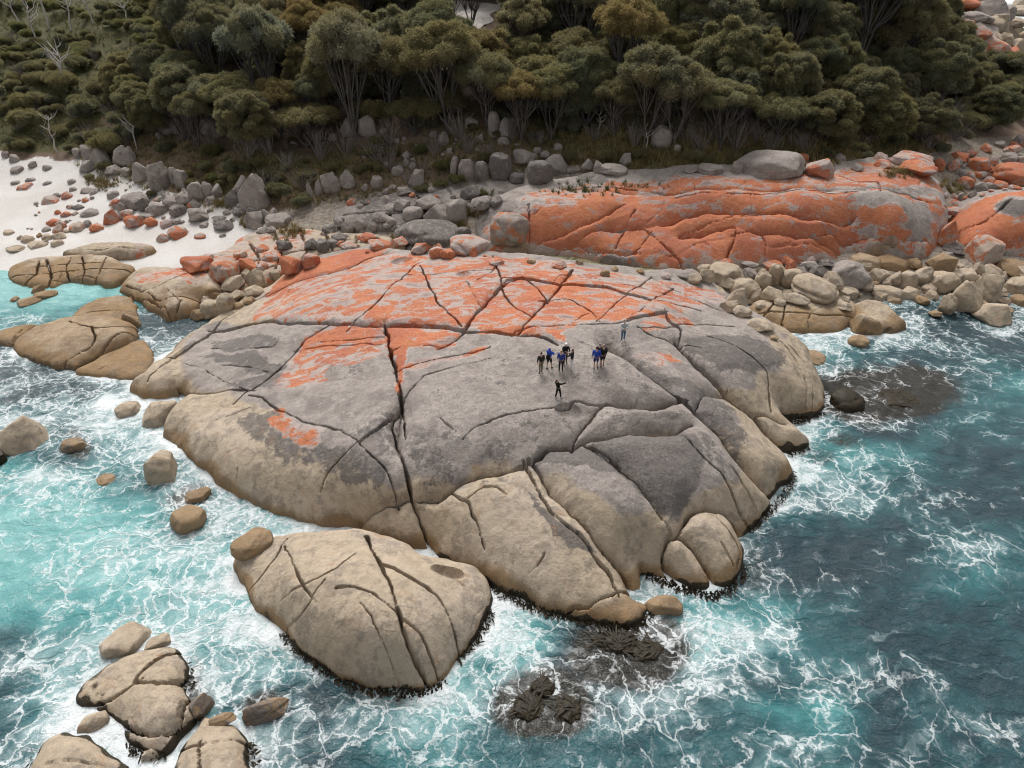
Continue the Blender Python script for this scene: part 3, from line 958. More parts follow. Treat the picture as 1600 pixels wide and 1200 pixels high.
# ---- the tan boulder in front of it
front_outline = [(362, 885), (386, 866), (430, 846), (455, 838, .4), (500, 836, .7), (560, 834, .8), (605, 842, .6), (640, 856, .4), (672, 876, .4), (700, 884, .6), (738, 890, .5), (766, 910, .3), (777, 935), (770, 957), (755, 977),
                 (740, 1002), (715, 1032), (692, 1064), (660, 1082), (610, 1080), (560, 1072), (510, 1048), (470, 1018), (440, 990), (410, 960), (388, 935), (374, 910)]
front_ctrl = [(450, 880, 2.0), (520, 865, 2.6), (580, 880, 3.2), (640, 890, 2.8), (700, 905, 1.9), (740, 920, 1.2), (450, 930, 2.1), (520, 930, 3.2), (600, 940, 3.6), (660, 950, 2.9), (720, 960, 1.6), (470, 975, 1.7), (540, 1000, 2.4),
              (600, 1010, 2.6), (660, 1020, 1.9), (560, 1050, 1.3), (630, 1055, 1.3), (400, 900, 1.0), (410, 935, 1.0)]
front_cracks = [
    ('B', [(445, 848), (433, 868), (421, 885), (405, 905), (388, 927)]), ('B', [(447, 859), (462, 890), (476, 918), (489, 936)]),
    ('B', [(447, 932), (487, 910), (510, 898), (533, 885), (552, 870)]), ('B', [(502, 914), (490, 930), (484, 943), (465, 967), (447, 989)]),
    ('A', [(575, 842), (583, 862), (593, 877), (602, 898), (610, 918), (618, 940), (625, 962), (630, 985), (636, 1002), (648, 1030), (661, 1057)]),
    ('B', [(603, 881), (632, 897), (661, 914), (680, 930), (694, 947), (703, 968), (709, 987), (716, 1013)]),
    ('B', [(533, 918), (562, 918), (580, 926), (595, 936), (612, 950), (623, 960)]), ('B', [(568, 947), (580, 965), (588, 984), (598, 1002), (606, 1020), (616, 1045), (626, 1074)]),
    ('B', [(630, 967), (645, 980), (658, 995), (665, 1012), (672, 1028), (683, 1053)]), ('C', [(700, 900), (715, 910), (727, 920)]), ('C', [(735, 985), (742, 965), (757, 950)]),
    ('C', [(582, 1040), (588, 1060), (594, 1078)])]
outcrop('tan_boulder', 'big cracked tan boulder lying in white water in front of the dome', 'rock', front_outline, front_ctrl, front_cracks, 0.055, tide=.4, hair=0, rim=1.0, rimw=1.6,
        tanz=(2.6, 4.4), brownz=(0.1, 1.2), amp=.6, seed=3, dents=[(700, 895, .95, .55, .75)], cells=[(650, 990, .0, 1.6, 1.0), (520, 1010, .1, 1.6, 1.2), (600, 900, .1, 1.5, 1.2)],
        zones=[('tide', 1, .6, [(420, 960), (520, 1040), (660, 1050), (740, 960), (800, 900), (800, 1100), (440, 1100)]), ('tan', .72, 1.2, [(380, 880), (560, 845), (760, 920), (700, 1040), (560, 1060), (430, 970)])])

# ---- the orange ridge behind the gully and the pavement on top of it
ridge_outline = [(745, 372, 2.4), (762, 395, 1.9), (800, 401, 1.8), (850, 402, 1.8), (900, 405, 1.7), (960, 418, 1.5), (1030, 425, 1.5), (1100, 427, 1.4), (1200, 420, 1.5), (1300, 412, 1.6), (1316, 402, 1.6), (1345, 402, 1.7),
                 (1400, 407, 1.7), (1442, 402, 1.9), (1466, 380, 2.4), (1478, 335, 4.8), (1472, 300, 5.8), (1440, 272, 6.6), (1390, 253, 7.2), (1280, 262, 7.6), (1150, 266, 7.6), (1050, 268, 7.3), (950, 274, 6.9), (850, 290, 6.2),
                 (780, 312, 5.2), (745, 335, 4.2)]
ridge_ctrl = [(785, 345, 4.8), (830, 324, 6.3), (950, 312, 7.0), (1100, 305, 7.5), (1250, 303, 7.8), (1340, 303, 7.6), (1420, 312, 6.9), (1400, 342, 6.0), (1300, 350, 5.6), (1200, 350, 5.5), (1100, 350, 5.2), (1000, 350, 5.2),
              (900, 360, 4.6), (820, 372, 3.8), (1000, 385, 3.5), (1100, 390, 3.5), (1200, 385, 3.7), (1290, 378, 3.9), (1400, 382, 3.4), (1445, 345, 5.0), (1000, 288, 7.2), (1200, 284, 7.9), (1320, 278, 7.9), (900, 300, 6.8)]
ridge_cracks = [
    ('B', [(880, 293), (950, 290), (1060, 296), (1150, 293), (1230, 290), (1300, 292)]), ('B', [(826, 322), (828, 345), (826, 380)]), ('B', [(831, 384), (850, 370), (893, 353), (943, 333), (976, 317)]),
    ('B', [(963, 382), (980, 347), (990, 330)]), ('B', [(851, 392), (900, 377), (936, 353), (1000, 352), (1016, 363)]), ('A', [(1040, 342), (1066, 333), (1133, 324), (1226, 326), (1279, 331), (1333, 338)]),
    ('B', [(1066, 360), (1099, 350), (1149, 334), (1199, 329)]), ('A', [(1066, 364), (1143, 350), (1146, 373), (1136, 400)]), ('A', [(1146, 366), (1176, 357), (1266, 359), (1299, 370), (1313, 398)]),
    ('B', [(1189, 358), (1196, 380), (1196, 402)]), ('A', [(1290, 352), (1349, 360), (1399, 370), (1459, 381)]), ('C', [(1429, 377), (1429, 402)]), ('C', [(1399, 370), (1400, 405)]),
    ('B', [(1060, 306), (1166, 302), (1299, 299), (1366, 294), (1400, 295)]), ('C', [(1173, 303), (1176, 322)]), ('B', [(1316, 277), (1340, 283), (1373, 283), (1376, 296)]), ('B', [(1400, 295), (1440, 312), (1475, 322)]),
    ('B', [(1016, 363), (1040, 385), (1060, 405), (1066, 425)]), ('B', [(900, 378), (940, 392), (990, 395), (1016, 363)]), ('C', [(1000, 352), (1030, 330), (1040, 312)]), ('C', [(930, 400), (990, 395), (1050, 400)]),
    ('C', [(1100, 375), (1120, 400), (1122, 424)]), ('C', [(1060, 400), (1100, 375), (1146, 373)]), ('C', [(1230, 362), (1240, 385), (1236, 410)]), ('C', [(1196, 385), (1250, 378), (1300, 385)]),
    ('B', [(790, 380), (826, 380)]), ('C', [(780, 330), (826, 345)]), ('C', [(1160, 268), (1170, 280), (1150, 293)])]
ridge_cracks += [('V', [(1040, 342), (1066, 333), (1133, 324), (1226, 326), (1279, 331), (1333, 338)]), ('V', [(1066, 364), (1143, 350), (1176, 357), (1266, 359), (1299, 370), (1313, 398)]), ('V', [(1290, 352), (1349, 360), (1399, 370), (1459, 381)]),
                 ('V', [(851, 392), (900, 377), (936, 353), (1000, 352), (1040, 342)]), ('V', [(831, 384), (850, 370), (893, 353), (943, 333), (976, 317)]), ('V', [(880, 293), (1060, 296), (1230, 290), (1400, 295)])]
ridge_zones = [
    ('lichen', .55, 1.2, [(800, 315), (900, 300), (1000, 283), (1150, 275), (1300, 268), (1440, 275), (1470, 300), (1200, 300), (950, 312)]),
    ('lichen', .82, .8, [(825, 330), (870, 318), (990, 312), (1140, 318), (1300, 325), (1460, 350), (1470, 385), (1440, 396), (1330, 392), (1290, 402), (1100, 415), (1030, 415), (900, 395), (770, 390), (800, 350)]),
    ('lichen', .72, .8, [(900, 312), (1000, 303), (1200, 300), (1400, 296), (1470, 310), (1475, 340), (1440, 350), (1300, 330), (1100, 322), (980, 320)]),
    ('lichen', .60, 1.0, [(1090, 285), (1200, 280), (1400, 285), (1470, 300), (1440, 270), (1360, 255), (1300, 268), (1200, 285)]),
    ('lichen', -.85, .5, [(1330, 345), (1380, 355), (1450, 375), (1455, 340), (1440, 315), (1390, 310), (1420, 340), (1400, 350)]),
    ('lichen', -.8, .5, [(1250, 302), (1330, 300), (1400, 302), (1450, 318), (1430, 330), (1380, 318), (1300, 308)]),
    ('dark', .42, 1.5, [(790, 330), (900, 315), (1000, 320), (980, 380), (900, 395), (790, 390)]), ('lichen', .5, 1.0, [(820, 300), (950, 284), (1100, 280), (1200, 290), (1080, 300), (900, 310)]),
    ('lichen', .40, .6, [(760, 350), (825, 330), (826, 385), (770, 392)]),
    ('dark', .55, 1.0, [(750, 330), (800, 318), (825, 330), (826, 375), (770, 380)]),
    ('dark', .62, 1.0, [(820, 290), (950, 276), (1080, 282), (1200, 290), (1080, 300), (900, 305)]), ('dark', .55, .8, [(1300, 265), (1390, 280), (1440, 300), (1380, 290), (1310, 278)]),
    ('brown', .75, .6, [(770, 390), (900, 392), (1030, 412), (1300, 400), (1330, 392), (1440, 392), (1440, 410), (1300, 420), (1100, 436), (960, 425), (780, 408)])]
outcrop('orange_ridge', 'long granite ridge thick with orange lichen behind the gully, pale patch at right', 'rock', ridge_outline, ridge_ctrl, ridge_cracks, 0.125, rim=1.2, rimw=2.0, zones=ridge_zones,
        tide=0, tanz=(1.0, 2.2), brownz=(.2, 1.2), scale=1.15, amp=.8, seed=5, hair=26, cells=[(1120, 395, .0, 1.5, 1.3), (1240, 385, .1, 1.8, 1.3), (1000, 320, 0, 1.3, 1.3)])

knob_outline = [(1482, 352, 2.5), (1492, 330, 3.6), (1512, 313, 4.6), (1560, 303, 5.4), (1610, 302, 5.6), (1690, 310, 5.6), (1720, 395, 1.8), (1640, 405, 1.2), (1560, 405, 1.2), (1520, 402, 1.3), (1496, 385, 1.7)]
outcrop('round_knob', 'round orange granite knob with bald grey crown, across the cleft from the ridge', 'rock', knob_outline,
        [(1550, 340, 4.9), (1605, 328, 5.9), (1550, 372, 3.4), (1610, 370, 3.7), (1670, 340, 5.2), (1670, 375, 3.4)],
        [('B', [(1490, 372), (1530, 350), (1560, 330), (1580, 312)]), ('B', [(1500, 395), (1540, 378), (1600, 372), (1680, 380)]), ('C', [(1560, 400), (1570, 376)])], 0.17, zones=[
            ('lichen', .95, .8, [(1485, 345), (1520, 318), (1700, 318), (1700, 400), (1500, 395)]), ('lichen', -.9, .5, [(1548, 322), (1600, 308), (1650, 320), (1640, 345), (1580, 345)]),
            ('dark', .7, .7, [(1548, 322), (1600, 312), (1650, 320), (1640, 345), (1580, 342)])], tide=0, tanz=(1, 2), brownz=(.2, 1.4), scale=1.5, seed=6)

# ---- lower brown rocks on the left
outcrop('brown_slab', 'smooth brown slab rock at the left, biggest of the brown rocks below the beach, awash on its seaward side', 'rock',
        [(20, 547), (35, 530), (67, 513), (110, 503), (150, 500), (190, 503), (213, 512), (218, 525), (208, 541), (160, 561), (118, 578), (84, 573), (48, 563)],
        [(60, 538, 1.0), (110, 530, 1.5), (160, 520, 1.6), (200, 522, 1.3), (120, 558, .8), (170, 542, 1.1)],
        [('B', [(110, 503), (143, 511), (187, 510), (213, 514)]), ('B', [(143, 510), (147, 533), (122, 553), (98, 570)]), ('B', [(118, 578), (160, 552), (215, 528)])], .085, rim=.8, rimw=1.4, seed=8,
        zones=[('brown', .62, 1, [(10, 500), (230, 490), (230, 580), (40, 590)])], tide=.5)
outcrop('brown_hump', 'brown humped rock pointing at the beach, behind the biggest brown slab', 'rock',
        [(108, 504), (130, 484), (153, 470), (187, 466), (206, 473), (217, 490), (216, 508), (190, 507), (150, 502)], [(150, 487, 1.5), (185, 482, 1.9), (200, 495, 1.5)], [('C', [(125, 492), (160, 485), (210, 490)])], .085, rim=.7, rimw=1.3, seed=9,
        zones=[('brown', .62, 1, [(100, 460), (230, 460), (230, 520), (100, 520)])], tide=.4)
outcrop('wet_shelf', 'low wet tan shelf under the front edge of the biggest brown slab', 'rock',
        [(118, 580), (160, 560), (214, 534), (236, 545), (236, 568), (222, 590), (180, 592), (140, 589)], [(170, 574, .5), (212, 560, .6)], [('C', [(150, 580), (165, 572)])], .085, rim=.4, rimw=.9, seed=10,
        zones=[('tan', .8, 1, [(100, 520), (250, 520), (250, 600), (100, 600)])], tide=.3)
outcrop('brown_toe', 'small brown rock at the left end of the biggest brown slab', 'rock', [(-4, 527), (12, 518), (40, 511), (64, 511), (42, 526), (22, 541), (8, 541)], [(25, 524, .8), (45, 517, .8)],
        [('C', [(20, 538), (35, 515)])], .085, rim=.6, rimw=1.0, seed=11, zones=[('brown', .6, 1, [(-20, 500), (80, 500), (80, 550), (-20, 550)])], tide=.4)
outcrop('channel_rock', 'cracked tan rock between the beach and the narrow channel, orange stain along its top', 'rock',
        [(187, 458), (200, 440), (222, 425, .8), (283, 424, 1.0), (322, 424, 1.1), (348, 456, .8), (340, 468, .5), (318, 476), (300, 494), (267, 501), (246, 492), (214, 474)],
        [(230, 452, 1.4), (280, 445, 2.0), (320, 450, 1.8), (265, 478, 1.3), (300, 470, 1.3)],
        [('B', [(190, 460), (225, 468), (255, 480), (267, 500)]), ('B', [(200, 447), (230, 452), (260, 440), (290, 428)]), ('B', [(232, 457), (250, 470), (285, 462), (346, 458)]), ('B', [(275, 498), (282, 470)]), ('C', [(282, 470), (262, 452)])],
        .085, rim=.7, rimw=1.2, seed=12, zones=[('tan', .8, 1, [(180, 415), (360, 415), (350, 510), (200, 510)]), ('brown', .45, 1, [(180, 440), (260, 440), (300, 500), (200, 500)]), ('lichen', .48, .5, [(215, 428), (320, 424), (330, 436), (280, 438), (225, 440)])], tide=.4)
outcrop('cobbled_shelf', 'low platform of close tan blocks along the edge of the beach', 'rock',
        [(14, 424), (50, 408, .5), (100, 402, .6), (150, 401, .7), (187, 412, .7), (214, 424, .5), (190, 440, .3), (168, 452), (150, 447), (110, 443), (77, 452), (40, 448), (22, 440)],
        [(60, 425, .9), (100, 418, 1.1), (150, 418, 1.2), (185, 425, 1.0), (120, 434, .8), (160, 438, .8)],
        [('A', [(40, 446), (55, 428), (60, 408)]), ('A', [(77, 450), (80, 430), (72, 405)]), ('B', [(22, 432), (60, 428), (110, 424), (150, 420), (200, 424)]), ('B', [(110, 442), (104, 424), (110, 402)]),
         ('B', [(130, 444), (132, 422), (128, 402)]), ('B', [(150, 446), (158, 420), (165, 404)]), ('B', [(60, 416), (104, 412), (160, 410)]), ('C', [(77, 440), (120, 434), (150, 434)]), ('C', [(92, 446), (96, 426)])],
        .085, rim=.5, rimw=.9, seed=13, zones=[('tan', .75, 1, [(0, 395), (230, 395), (230, 460), (0, 460)]), ('brown', .6, 1, [(0, 395), (230, 395), (230, 460), (0, 460)])], tide=0, part='rock_block')
outcrop('sand_rib', 'long tan rib of rock half buried in the white sand', 'rock', [(98, 398, 1.0), (120, 390, 1.2), (150, 383, 1.4), (207, 381, 1.5), (240, 390, 1.2), (215, 400, 1.0), (150, 402, .9)], [(140, 392, 1.5), (180, 390, 1.8), (215, 391, 1.6)],
        [('C', [(120, 392), (170, 388), (215, 390)])], .085, rim=.4, rimw=.7, seed=14, floor=-.6, zones=[('tan', .8, 1, [(90, 370), (250, 370), (250, 410), (90, 410)]), ('lichen', .42, .3, [(210, 383), (245, 388), (230, 396)])], tide=0)
outcrop('pink_pavement', 'broken pinkish rock pavement with orange streaks between the beach and the dome', 'rock',
        [(300, 408, 1.0), (350, 395, 1.4), (380, 372, 1.9), (440, 360, 2.3), (520, 365, 2.4), (600, 372, 2.3), (640, 385, 2.2), (600, 396, 2.0), (530, 402, 1.9), (470, 415, 1.5), (420, 440, .9), (380, 470, .2), (340, 480, .1), (325, 440, .6)],
        [(360, 415, 1.8), (400, 400, 2.1), (440, 385, 2.5), (520, 383, 2.7), (580, 385, 2.7), (370, 440, 1.3), (420, 415, 1.9), (470, 398, 2.3)],
        [('A', [(320, 425), (370, 410), (430, 400), (500, 385), (600, 378)]), ('B', [(335, 450), (390, 430), (440, 412), (520, 395), (620, 388)]), ('B', [(345, 400), (365, 425), (350, 465)]), ('B', [(390, 380), (405, 405), (395, 440), (370, 470)]),
         ('B', [(430, 366), (440, 390), (430, 425)]), ('B', [(470, 365), (480, 390), (470, 410)]), ('B', [(510, 368), (520, 390), (515, 400)]), ('B', [(555, 370), (560, 390), (556, 400)]), ('C', [(400, 372), (500, 374), (600, 376)]), ('C', [(330, 465), (380, 450), (410, 440)]), ('B', [(590, 372), (600, 392)])],
        .14, rim=.5, rimw=.9, seed=15, floor=-.6, zones=[('lichen', .34, .8, [(300, 400), (440, 358), (640, 380), (480, 415), (400, 440), (330, 440)]), ('tan', .7, 1, [(320, 440), (430, 420), (380, 475), (330, 480)])], tide=0, part='rock_block')

# ---- tan shelf and grey slabs on the right and behind
outcrop('tan_shelf', 'flat tan shelf of jointed rock at the waterline below the cobble bank', 'rock',
        [(1166, 494), (1175, 476, .7), (1200, 468, .9), (1260, 466, .9), (1330, 474, .8), (1340, 495, .4), (1330, 512), (1300, 520), (1240, 520), (1205, 512), (1180, 505)],
        [(1200, 490, 1.0), (1250, 488, 1.2), (1305, 490, 1.1), (1250, 506, .7), (1300, 508, .6)],
        [('B', [(1188, 500), (1205, 480), (1212, 468)]), ('B', [(1222, 512), (1225, 470)]), ('B', [(1180, 492), (1262, 490), (1330, 496)]), ('C', [(1262, 518), (1266, 492), (1300, 470)])],
        .085, rim=.5, rimw=1.0, seed=16, zones=[('tan', .8, 1, [(1150, 460), (1350, 460), (1350, 530), (1150, 530)]), ('brown', .5, 1, [(1150, 485), (1350, 485), (1350, 530), (1150, 530)])], tide=.4)
outcrop('whale_rock', 'tan rock shaped like a resting whale at the edge of the right-hand surf', 'rock',
        [(1325, 505), (1328, 482, .6), (1345, 474, 1.0), (1375, 476, 1.1), (1400, 492, .8), (1416, 505, .3), (1412, 516), (1380, 521), (1345, 523)], [(1350, 492, 2.0), (1380, 498, 1.7), (1400, 508, .9), (1350, 510, 1.2)], [('C', [(1330, 498), (1370, 505), (1410, 508)])],
        .085, rim=.7, rimw=1.1, seed=17, zones=[('tan', .85, 1, [(1300, 460), (1430, 460), (1430, 530), (1300, 530)])], tide=.5)
outcrop('grey_pavement', 'sloping grey rock pavement at the foot of the bush, left of the orange ridge', 'rock',
        [(520, 345, 3.0), (545, 322, 3.6), (600, 310, 4.0), (660, 300, 4.6), (740, 288, 5.2), (860, 282, 5.8), (880, 290, 5.6), (800, 308, 4.8), (740, 325, 4.2), (690, 345, 3.4), (640, 358, 2.8), (570, 362, 2.5)],
        [(580, 335, 3.9), (640, 325, 4.3), (720, 308, 5.1), (800, 296, 5.6), (660, 342, 3.6)],
        [('B', [(540, 335), (600, 332), (660, 335), (710, 330)]), ('B', [(600, 312), (610, 335), (600, 360)]), ('B', [(650, 303), (665, 325), (650, 355)]), ('B', [(700, 296), (712, 315), (705, 340)]), ('C', [(760, 288), (765, 315)]), ('C', [(610, 322), (700, 312), (800, 300)])],
        .16, rim=.5, rimw=1.2, seed=18, floor=-.6, zones=[('dark', .55, 1.5, [(520, 320), (700, 300), (700, 350), (560, 365)])], tide=0, scale=1.3, tanz=(-2, -1), brownz=(-3, -2))
for nm, lb, ol, ct, ck, zz, sd_ in (
    ('surf_rock_lobes', 'many-lobed tan rock awash in foam, largest of the rocks at the lower left', [(124, 1102), (130, 1075), (160, 1045), (200, 1024), (245, 1016), (280, 1019), (293, 1036), (293, 1065), (292, 1082), (306, 1103), (312, 1125), (292, 1150), (262, 1175), (222, 1176), (200, 1160), (188, 1135), (165, 1115)],
     [(210, 1052, .8), (258, 1046, 1.1), (240, 1090, 1.3), (282, 1118, 1.1), (240, 1135, 1.0), (160, 1088, .5), (255, 1160, .8)],
     [('A', [(271, 1020), (242, 1031), (220, 1050), (215, 1063), (257, 1067), (293, 1068)]), ('A', [(292, 1100), (283, 1112), (279, 1130), (257, 1145), (220, 1145), (190, 1140)]), ('B', [(140, 1105), (180, 1090), (215, 1063)]), ('B', [(257, 1145), (262, 1176)]), ('C', [(214, 1145), (205, 1125), (190, 1118)])], None, 19),
    ('surf_rock_blocky', 'blocky tan rock fringed with dark kelp, right of the many-lobed rock at the lower left', [(266, 1215), (285, 1170), (303, 1147), (322, 1126), (350, 1130), (376, 1141), (386, 1162), (396, 1187), (402, 1235), (266, 1240)],
     [(320, 1160, .9), (350, 1155, 1.0), (330, 1190, .9), (370, 1180, .8)], [('B', [(285, 1172), (330, 1160), (385, 1165)]), ('B', [(310, 1205), (312, 1165)]), ('C', [(315, 1180), (380, 1178)])], None, 20),
    ('surf_rock_corner', 'tan wedge rock swept by foam in the bottom left corner', [(45, 1215), (62, 1180), (85, 1158), (112, 1145), (135, 1150), (160, 1173), (186, 1194), (215, 1240), (40, 1245)],
     [(90, 1180, 1.2), (120, 1170, 1.3), (120, 1205, 1.1), (165, 1205, .7)], [('C', [(70, 1195), (120, 1188), (180, 1200)])], None, 21)):
    outcrop(nm, lb, 'rock', ol, ct, ck, .08, rim=.55, rimw=.9, seed=sd_, amp=.6, zones=[('tan', .85, 1, [(0, 980), (450, 980), (450, 1260), (0, 1260)])], tide=.9, brownz=(-.5, .5), tanz=(3, 5))

# ------------------------------------------------------------------ the sea
FOAM = '''2 1 1 1 1 1 1 1 1 1 1 1 5 6 6 6 5
3 2 1 3 3 3 3 3 3 3 3 5 7 6 5 2 5
4 3 4 5 5 5 5 5 5 5 5 5 6 6 5 3 3
5 3 6 6 5 5 5 5 5 5 5 5 5 2 3 3 1
7 6 8 7 6 6 6 6 6 6 6 6 5 4 3 1 1
4 5 8 7 6 6 6 6 6 6 6 6 6 5 2 1 1
5 5 5 7 7 7 6 6 6 6 6 6 6 4 2 2 2
4 4 5 6 7 8 7 6 6 6 6 6 5 3 2 3 2
2 3 5 5 7 8 8 8 6 6 6 5 4 1 3 4 2
1 4 6 6 7 7 7 8 6 6 6 5 4 1 2 3 2
1 5 6 7 7 6 6 6 7 6 6 4 5 2 1 1 1
2 5 6 7 7 6 6 7 7 4 3 7 6 2 1 1 1
4 6 7 8 6 4 5 6 5 3 4 6 2 4 3 1 1
4 7 8 7 4 3 4 6 4 3 5 5 2 4 2 1 1
5 7 8 7 6 4 5 5 3 4 4 3 3 4 3 2 2
4 5 6 6 5 4 4 4 3 3 4 3 3 4 4 2 1'''
TURQ = '''9 9 8 5 5 5 5 5 5 5 5 5 4 4 4 4 3
6 6 3 2 3 3 3 3 3 3 3 4 5 4 3 2 3
2 2 3 3 3 3 3 3 3 3 3 4 5 5 4 3 3
2 2 3 4 4 4 4 4 4 4 4 4 4 1 1 4 5
4 4 6 5 5 5 5 5 5 5 5 5 5 4 2 4 4
5 4 6 5 5 5 5 5 5 5 5 5 5 6 5 3 3
7 7 5 5 5 5 5 5 5 5 5 5 5 5 4 3 3
8 8 7 5 6 6 6 5 5 5 5 5 4 4 3 3 3
8 8 8 7 6 6 6 6 6 5 4 4 3 2 3 4 4
8 8 8 7 7 7 7 7 7 6 4 4 3 2 3 5 4
7 7 7 7 7 7 7 7 7 6 5 6 6 4 3 3 3
4 6 7 7 6 6 6 8 8 3 1 7 5 4 3 3 3
4 6 6 6 5 4 6 8 5 1 1 4 3 4 3 3 3
4 6 6 5 4 2 5 7 3 2 4 4 5 6 3 3 3
4 6 6 5 4 3 5 6 4 4 4 4 4 5 3 3 3
4 5 5 5 4 3 5 5 4 4 4 4 4 4 3 3 3'''


def chart(txt):
    a = np.array([[float(v) for v in r.split()] for r in txt.split('\n')]) / 9.0
    return a


def read_chart(a, px, py):
    fx, fy = np.clip(px / 100.0, 0, 15.999), np.clip((py - 450) / 50.0, 0, 14.999)
    ix, iy = fx.astype(int), fy.astype(int)
    u, v = fx - ix, fy - iy
    u, v = u * u * (3 - 2 * u), v * v * (3 - 2 * v)
    return (a[iy, ix] * (1 - u) + a[iy, ix + 1] * u) * (1 - v) + (a[iy + 1, ix] * (1 - u) + a[iy + 1, ix + 1] * u) * v


def axis(lo, hi, step, far, grow=1.22):
    a = list(np.arange(lo, hi, step))
    s = step
    while a[-1] < far:
        s *= grow
        a.append(a[-1] + s)
    s = step
    while a[0] > -far:
        s *= grow
        a.insert(0, a[0] - s)
    return np.array(a)


sxs, sys_ = axis(-48, 66, 0.22, 3000), axis(14, 84, 0.22, 3000)
SX, SY = np.meshgrid(sxs, sys_)
qx, qy, qd = project((SX, SY, np.zeros_like(SX)))
front = qd > 1
qx, qy = np.where(front, qx, 800), np.where(front, np.where(qy < -200, -200, qy), 1300)
warpx = 45 * fbm(SX * .2, SY * .2, 101, 3)
warpy = 28 * fbm(SX * .2, SY * .2, 111, 3)
foam = read_chart(chart(FOAM), qx + warpx, qy + warpy)
turq = read_chart(chart(TURQ), qx + warpx * .6, qy + warpy * .6)
rockh = ground(SX.ravel(), SY.ravel()).reshape(SX.shape)


def box_blur(A, r):
    for ax in (0, 1):
        pad = [(r + 1, r) if k == ax else (0, 0) for k in (0, 1)]
        c = np.cumsum(np.pad(A, pad, mode='edge'), axis=ax)
        n = A.shape[ax]
        A = (np.take(c, range(2 * r + 1, n + 2 * r + 1), ax) - np.take(c, range(0, n), ax)) / (2 * r + 1)
    return A


near = box_blur(box_blur((rockh > 0.0).astype(float), 4), 4)
foam = np.clip(foam + 0.40 * sstep(0.02, 0.5, near) * (0.6 + 0.8 * fbm(SX * .3, SY * .3, 131, 2)), 0, 1.05)
# the far inlet at the upper right is all white water
foam = np.maximum(foam, sstep(85, 120, SX) * sstep(120, 150, SY) * 0.95)
foam = foam * (1 - 0.75 * sstep(330, 200, qx) * sstep(500, 470, qy))
kelp_spots = [(1375, 614, 125, 50, 1.25), (1320, 690, 60, 25, .6), (985, 1015, 105, 66, 1.15), (1080, 1010, 50, 30, .5), (850, 1095, 92, 66, 1.2), (285, 775, 50, 32, .7), (120, 690, 30, 30, .7), (415, 1107, 52, 34, .8), (310, 1085, 26, 60, .8), (160, 748, 26, 14, .5),
              (600, 1095, 110, 30, .55), (330, 1090, 40, 30, .5), (60, 590, 120, 34, .4), (1180, 890, 40, 50, .5), (1270, 720, 40, 25, .5), (180, 990, 60, 30, .4), (70, 1110, 60, 30, .35), (1420, 650, 60, 18, .6)]
kelp = np.zeros(SX.shape)
for kx, ky, rx, ry, v in kelp_spots:
    kelp = np.maximum(kelp, v * np.exp(-(((qx + warpx * .4 - kx) / rx) ** 2 + ((qy + warpy * .4 - ky) / ry) ** 2) ** 1.3))
foam = foam * (1 - 0.10 * np.clip(kelp, 0, 1))
cosr, sinr = math.cos(math.radians(-38)), math.sin(math.radians(-38))
ux, uy = SX * cosr - SY * sinr, SX * sinr + SY * cosr
fine_ok = ((np.abs(SX) < 80) & (SY < 90)).astype(float)
SZ = (0.16 * fbm(ux * .09, uy * .22, 141, 3) + 0.055 * fbm(ux * .5, uy * .9, 151, 3)) * fine_ok + 0.05 * foam * fbm(SX * 1.2, SY * 1.2, 161, 2) * fine_ok
SZ = SZ - 0.02
sea_me = make_mesh('sea', np.c_[SX.ravel(), SY.ravel(), SZ.ravel()], grid_faces(len(sxs), len(sys_)), attrs={'foam': foam.ravel(), 'turquoise': turq.ravel(), 'kelp': kelp.ravel()}, mats=[M['sea']])
tag(link('sea', sea_me), kind='structure')
sb = 3200.0
bed = make_mesh('sea_bed', [(-sb, -sb, -6.5), (sb, -sb, -6.5), (sb, sb, -6.5), (-sb, sb, -6.5)], [(0, 1, 2, 3)], attrs={'sand': [1] * 4, 'grass': [0] * 4, 'gravel': [0] * 4, 'algae': [0] * 4}, mats=[M['land']])
tag(link('sea_bed', bed), kind='structure')

# ------------------------------------------------------------------ loose boulders, each a thing of its own
import bmesh


def ico(sub):
    bm = bmesh.new()
    bmesh.ops.create_icosphere(bm, subdivisions=sub, radius=1)
    V = np.array([v.co[:] for v in bm.verts])
    F = np.array([[v.index for v in f.verts] for f in bm.faces])
    bm.free()
    return V, F


ICO4, ICO3, ICO2, ICO1 = ico(5), ico(4), ico(3), ico(2)


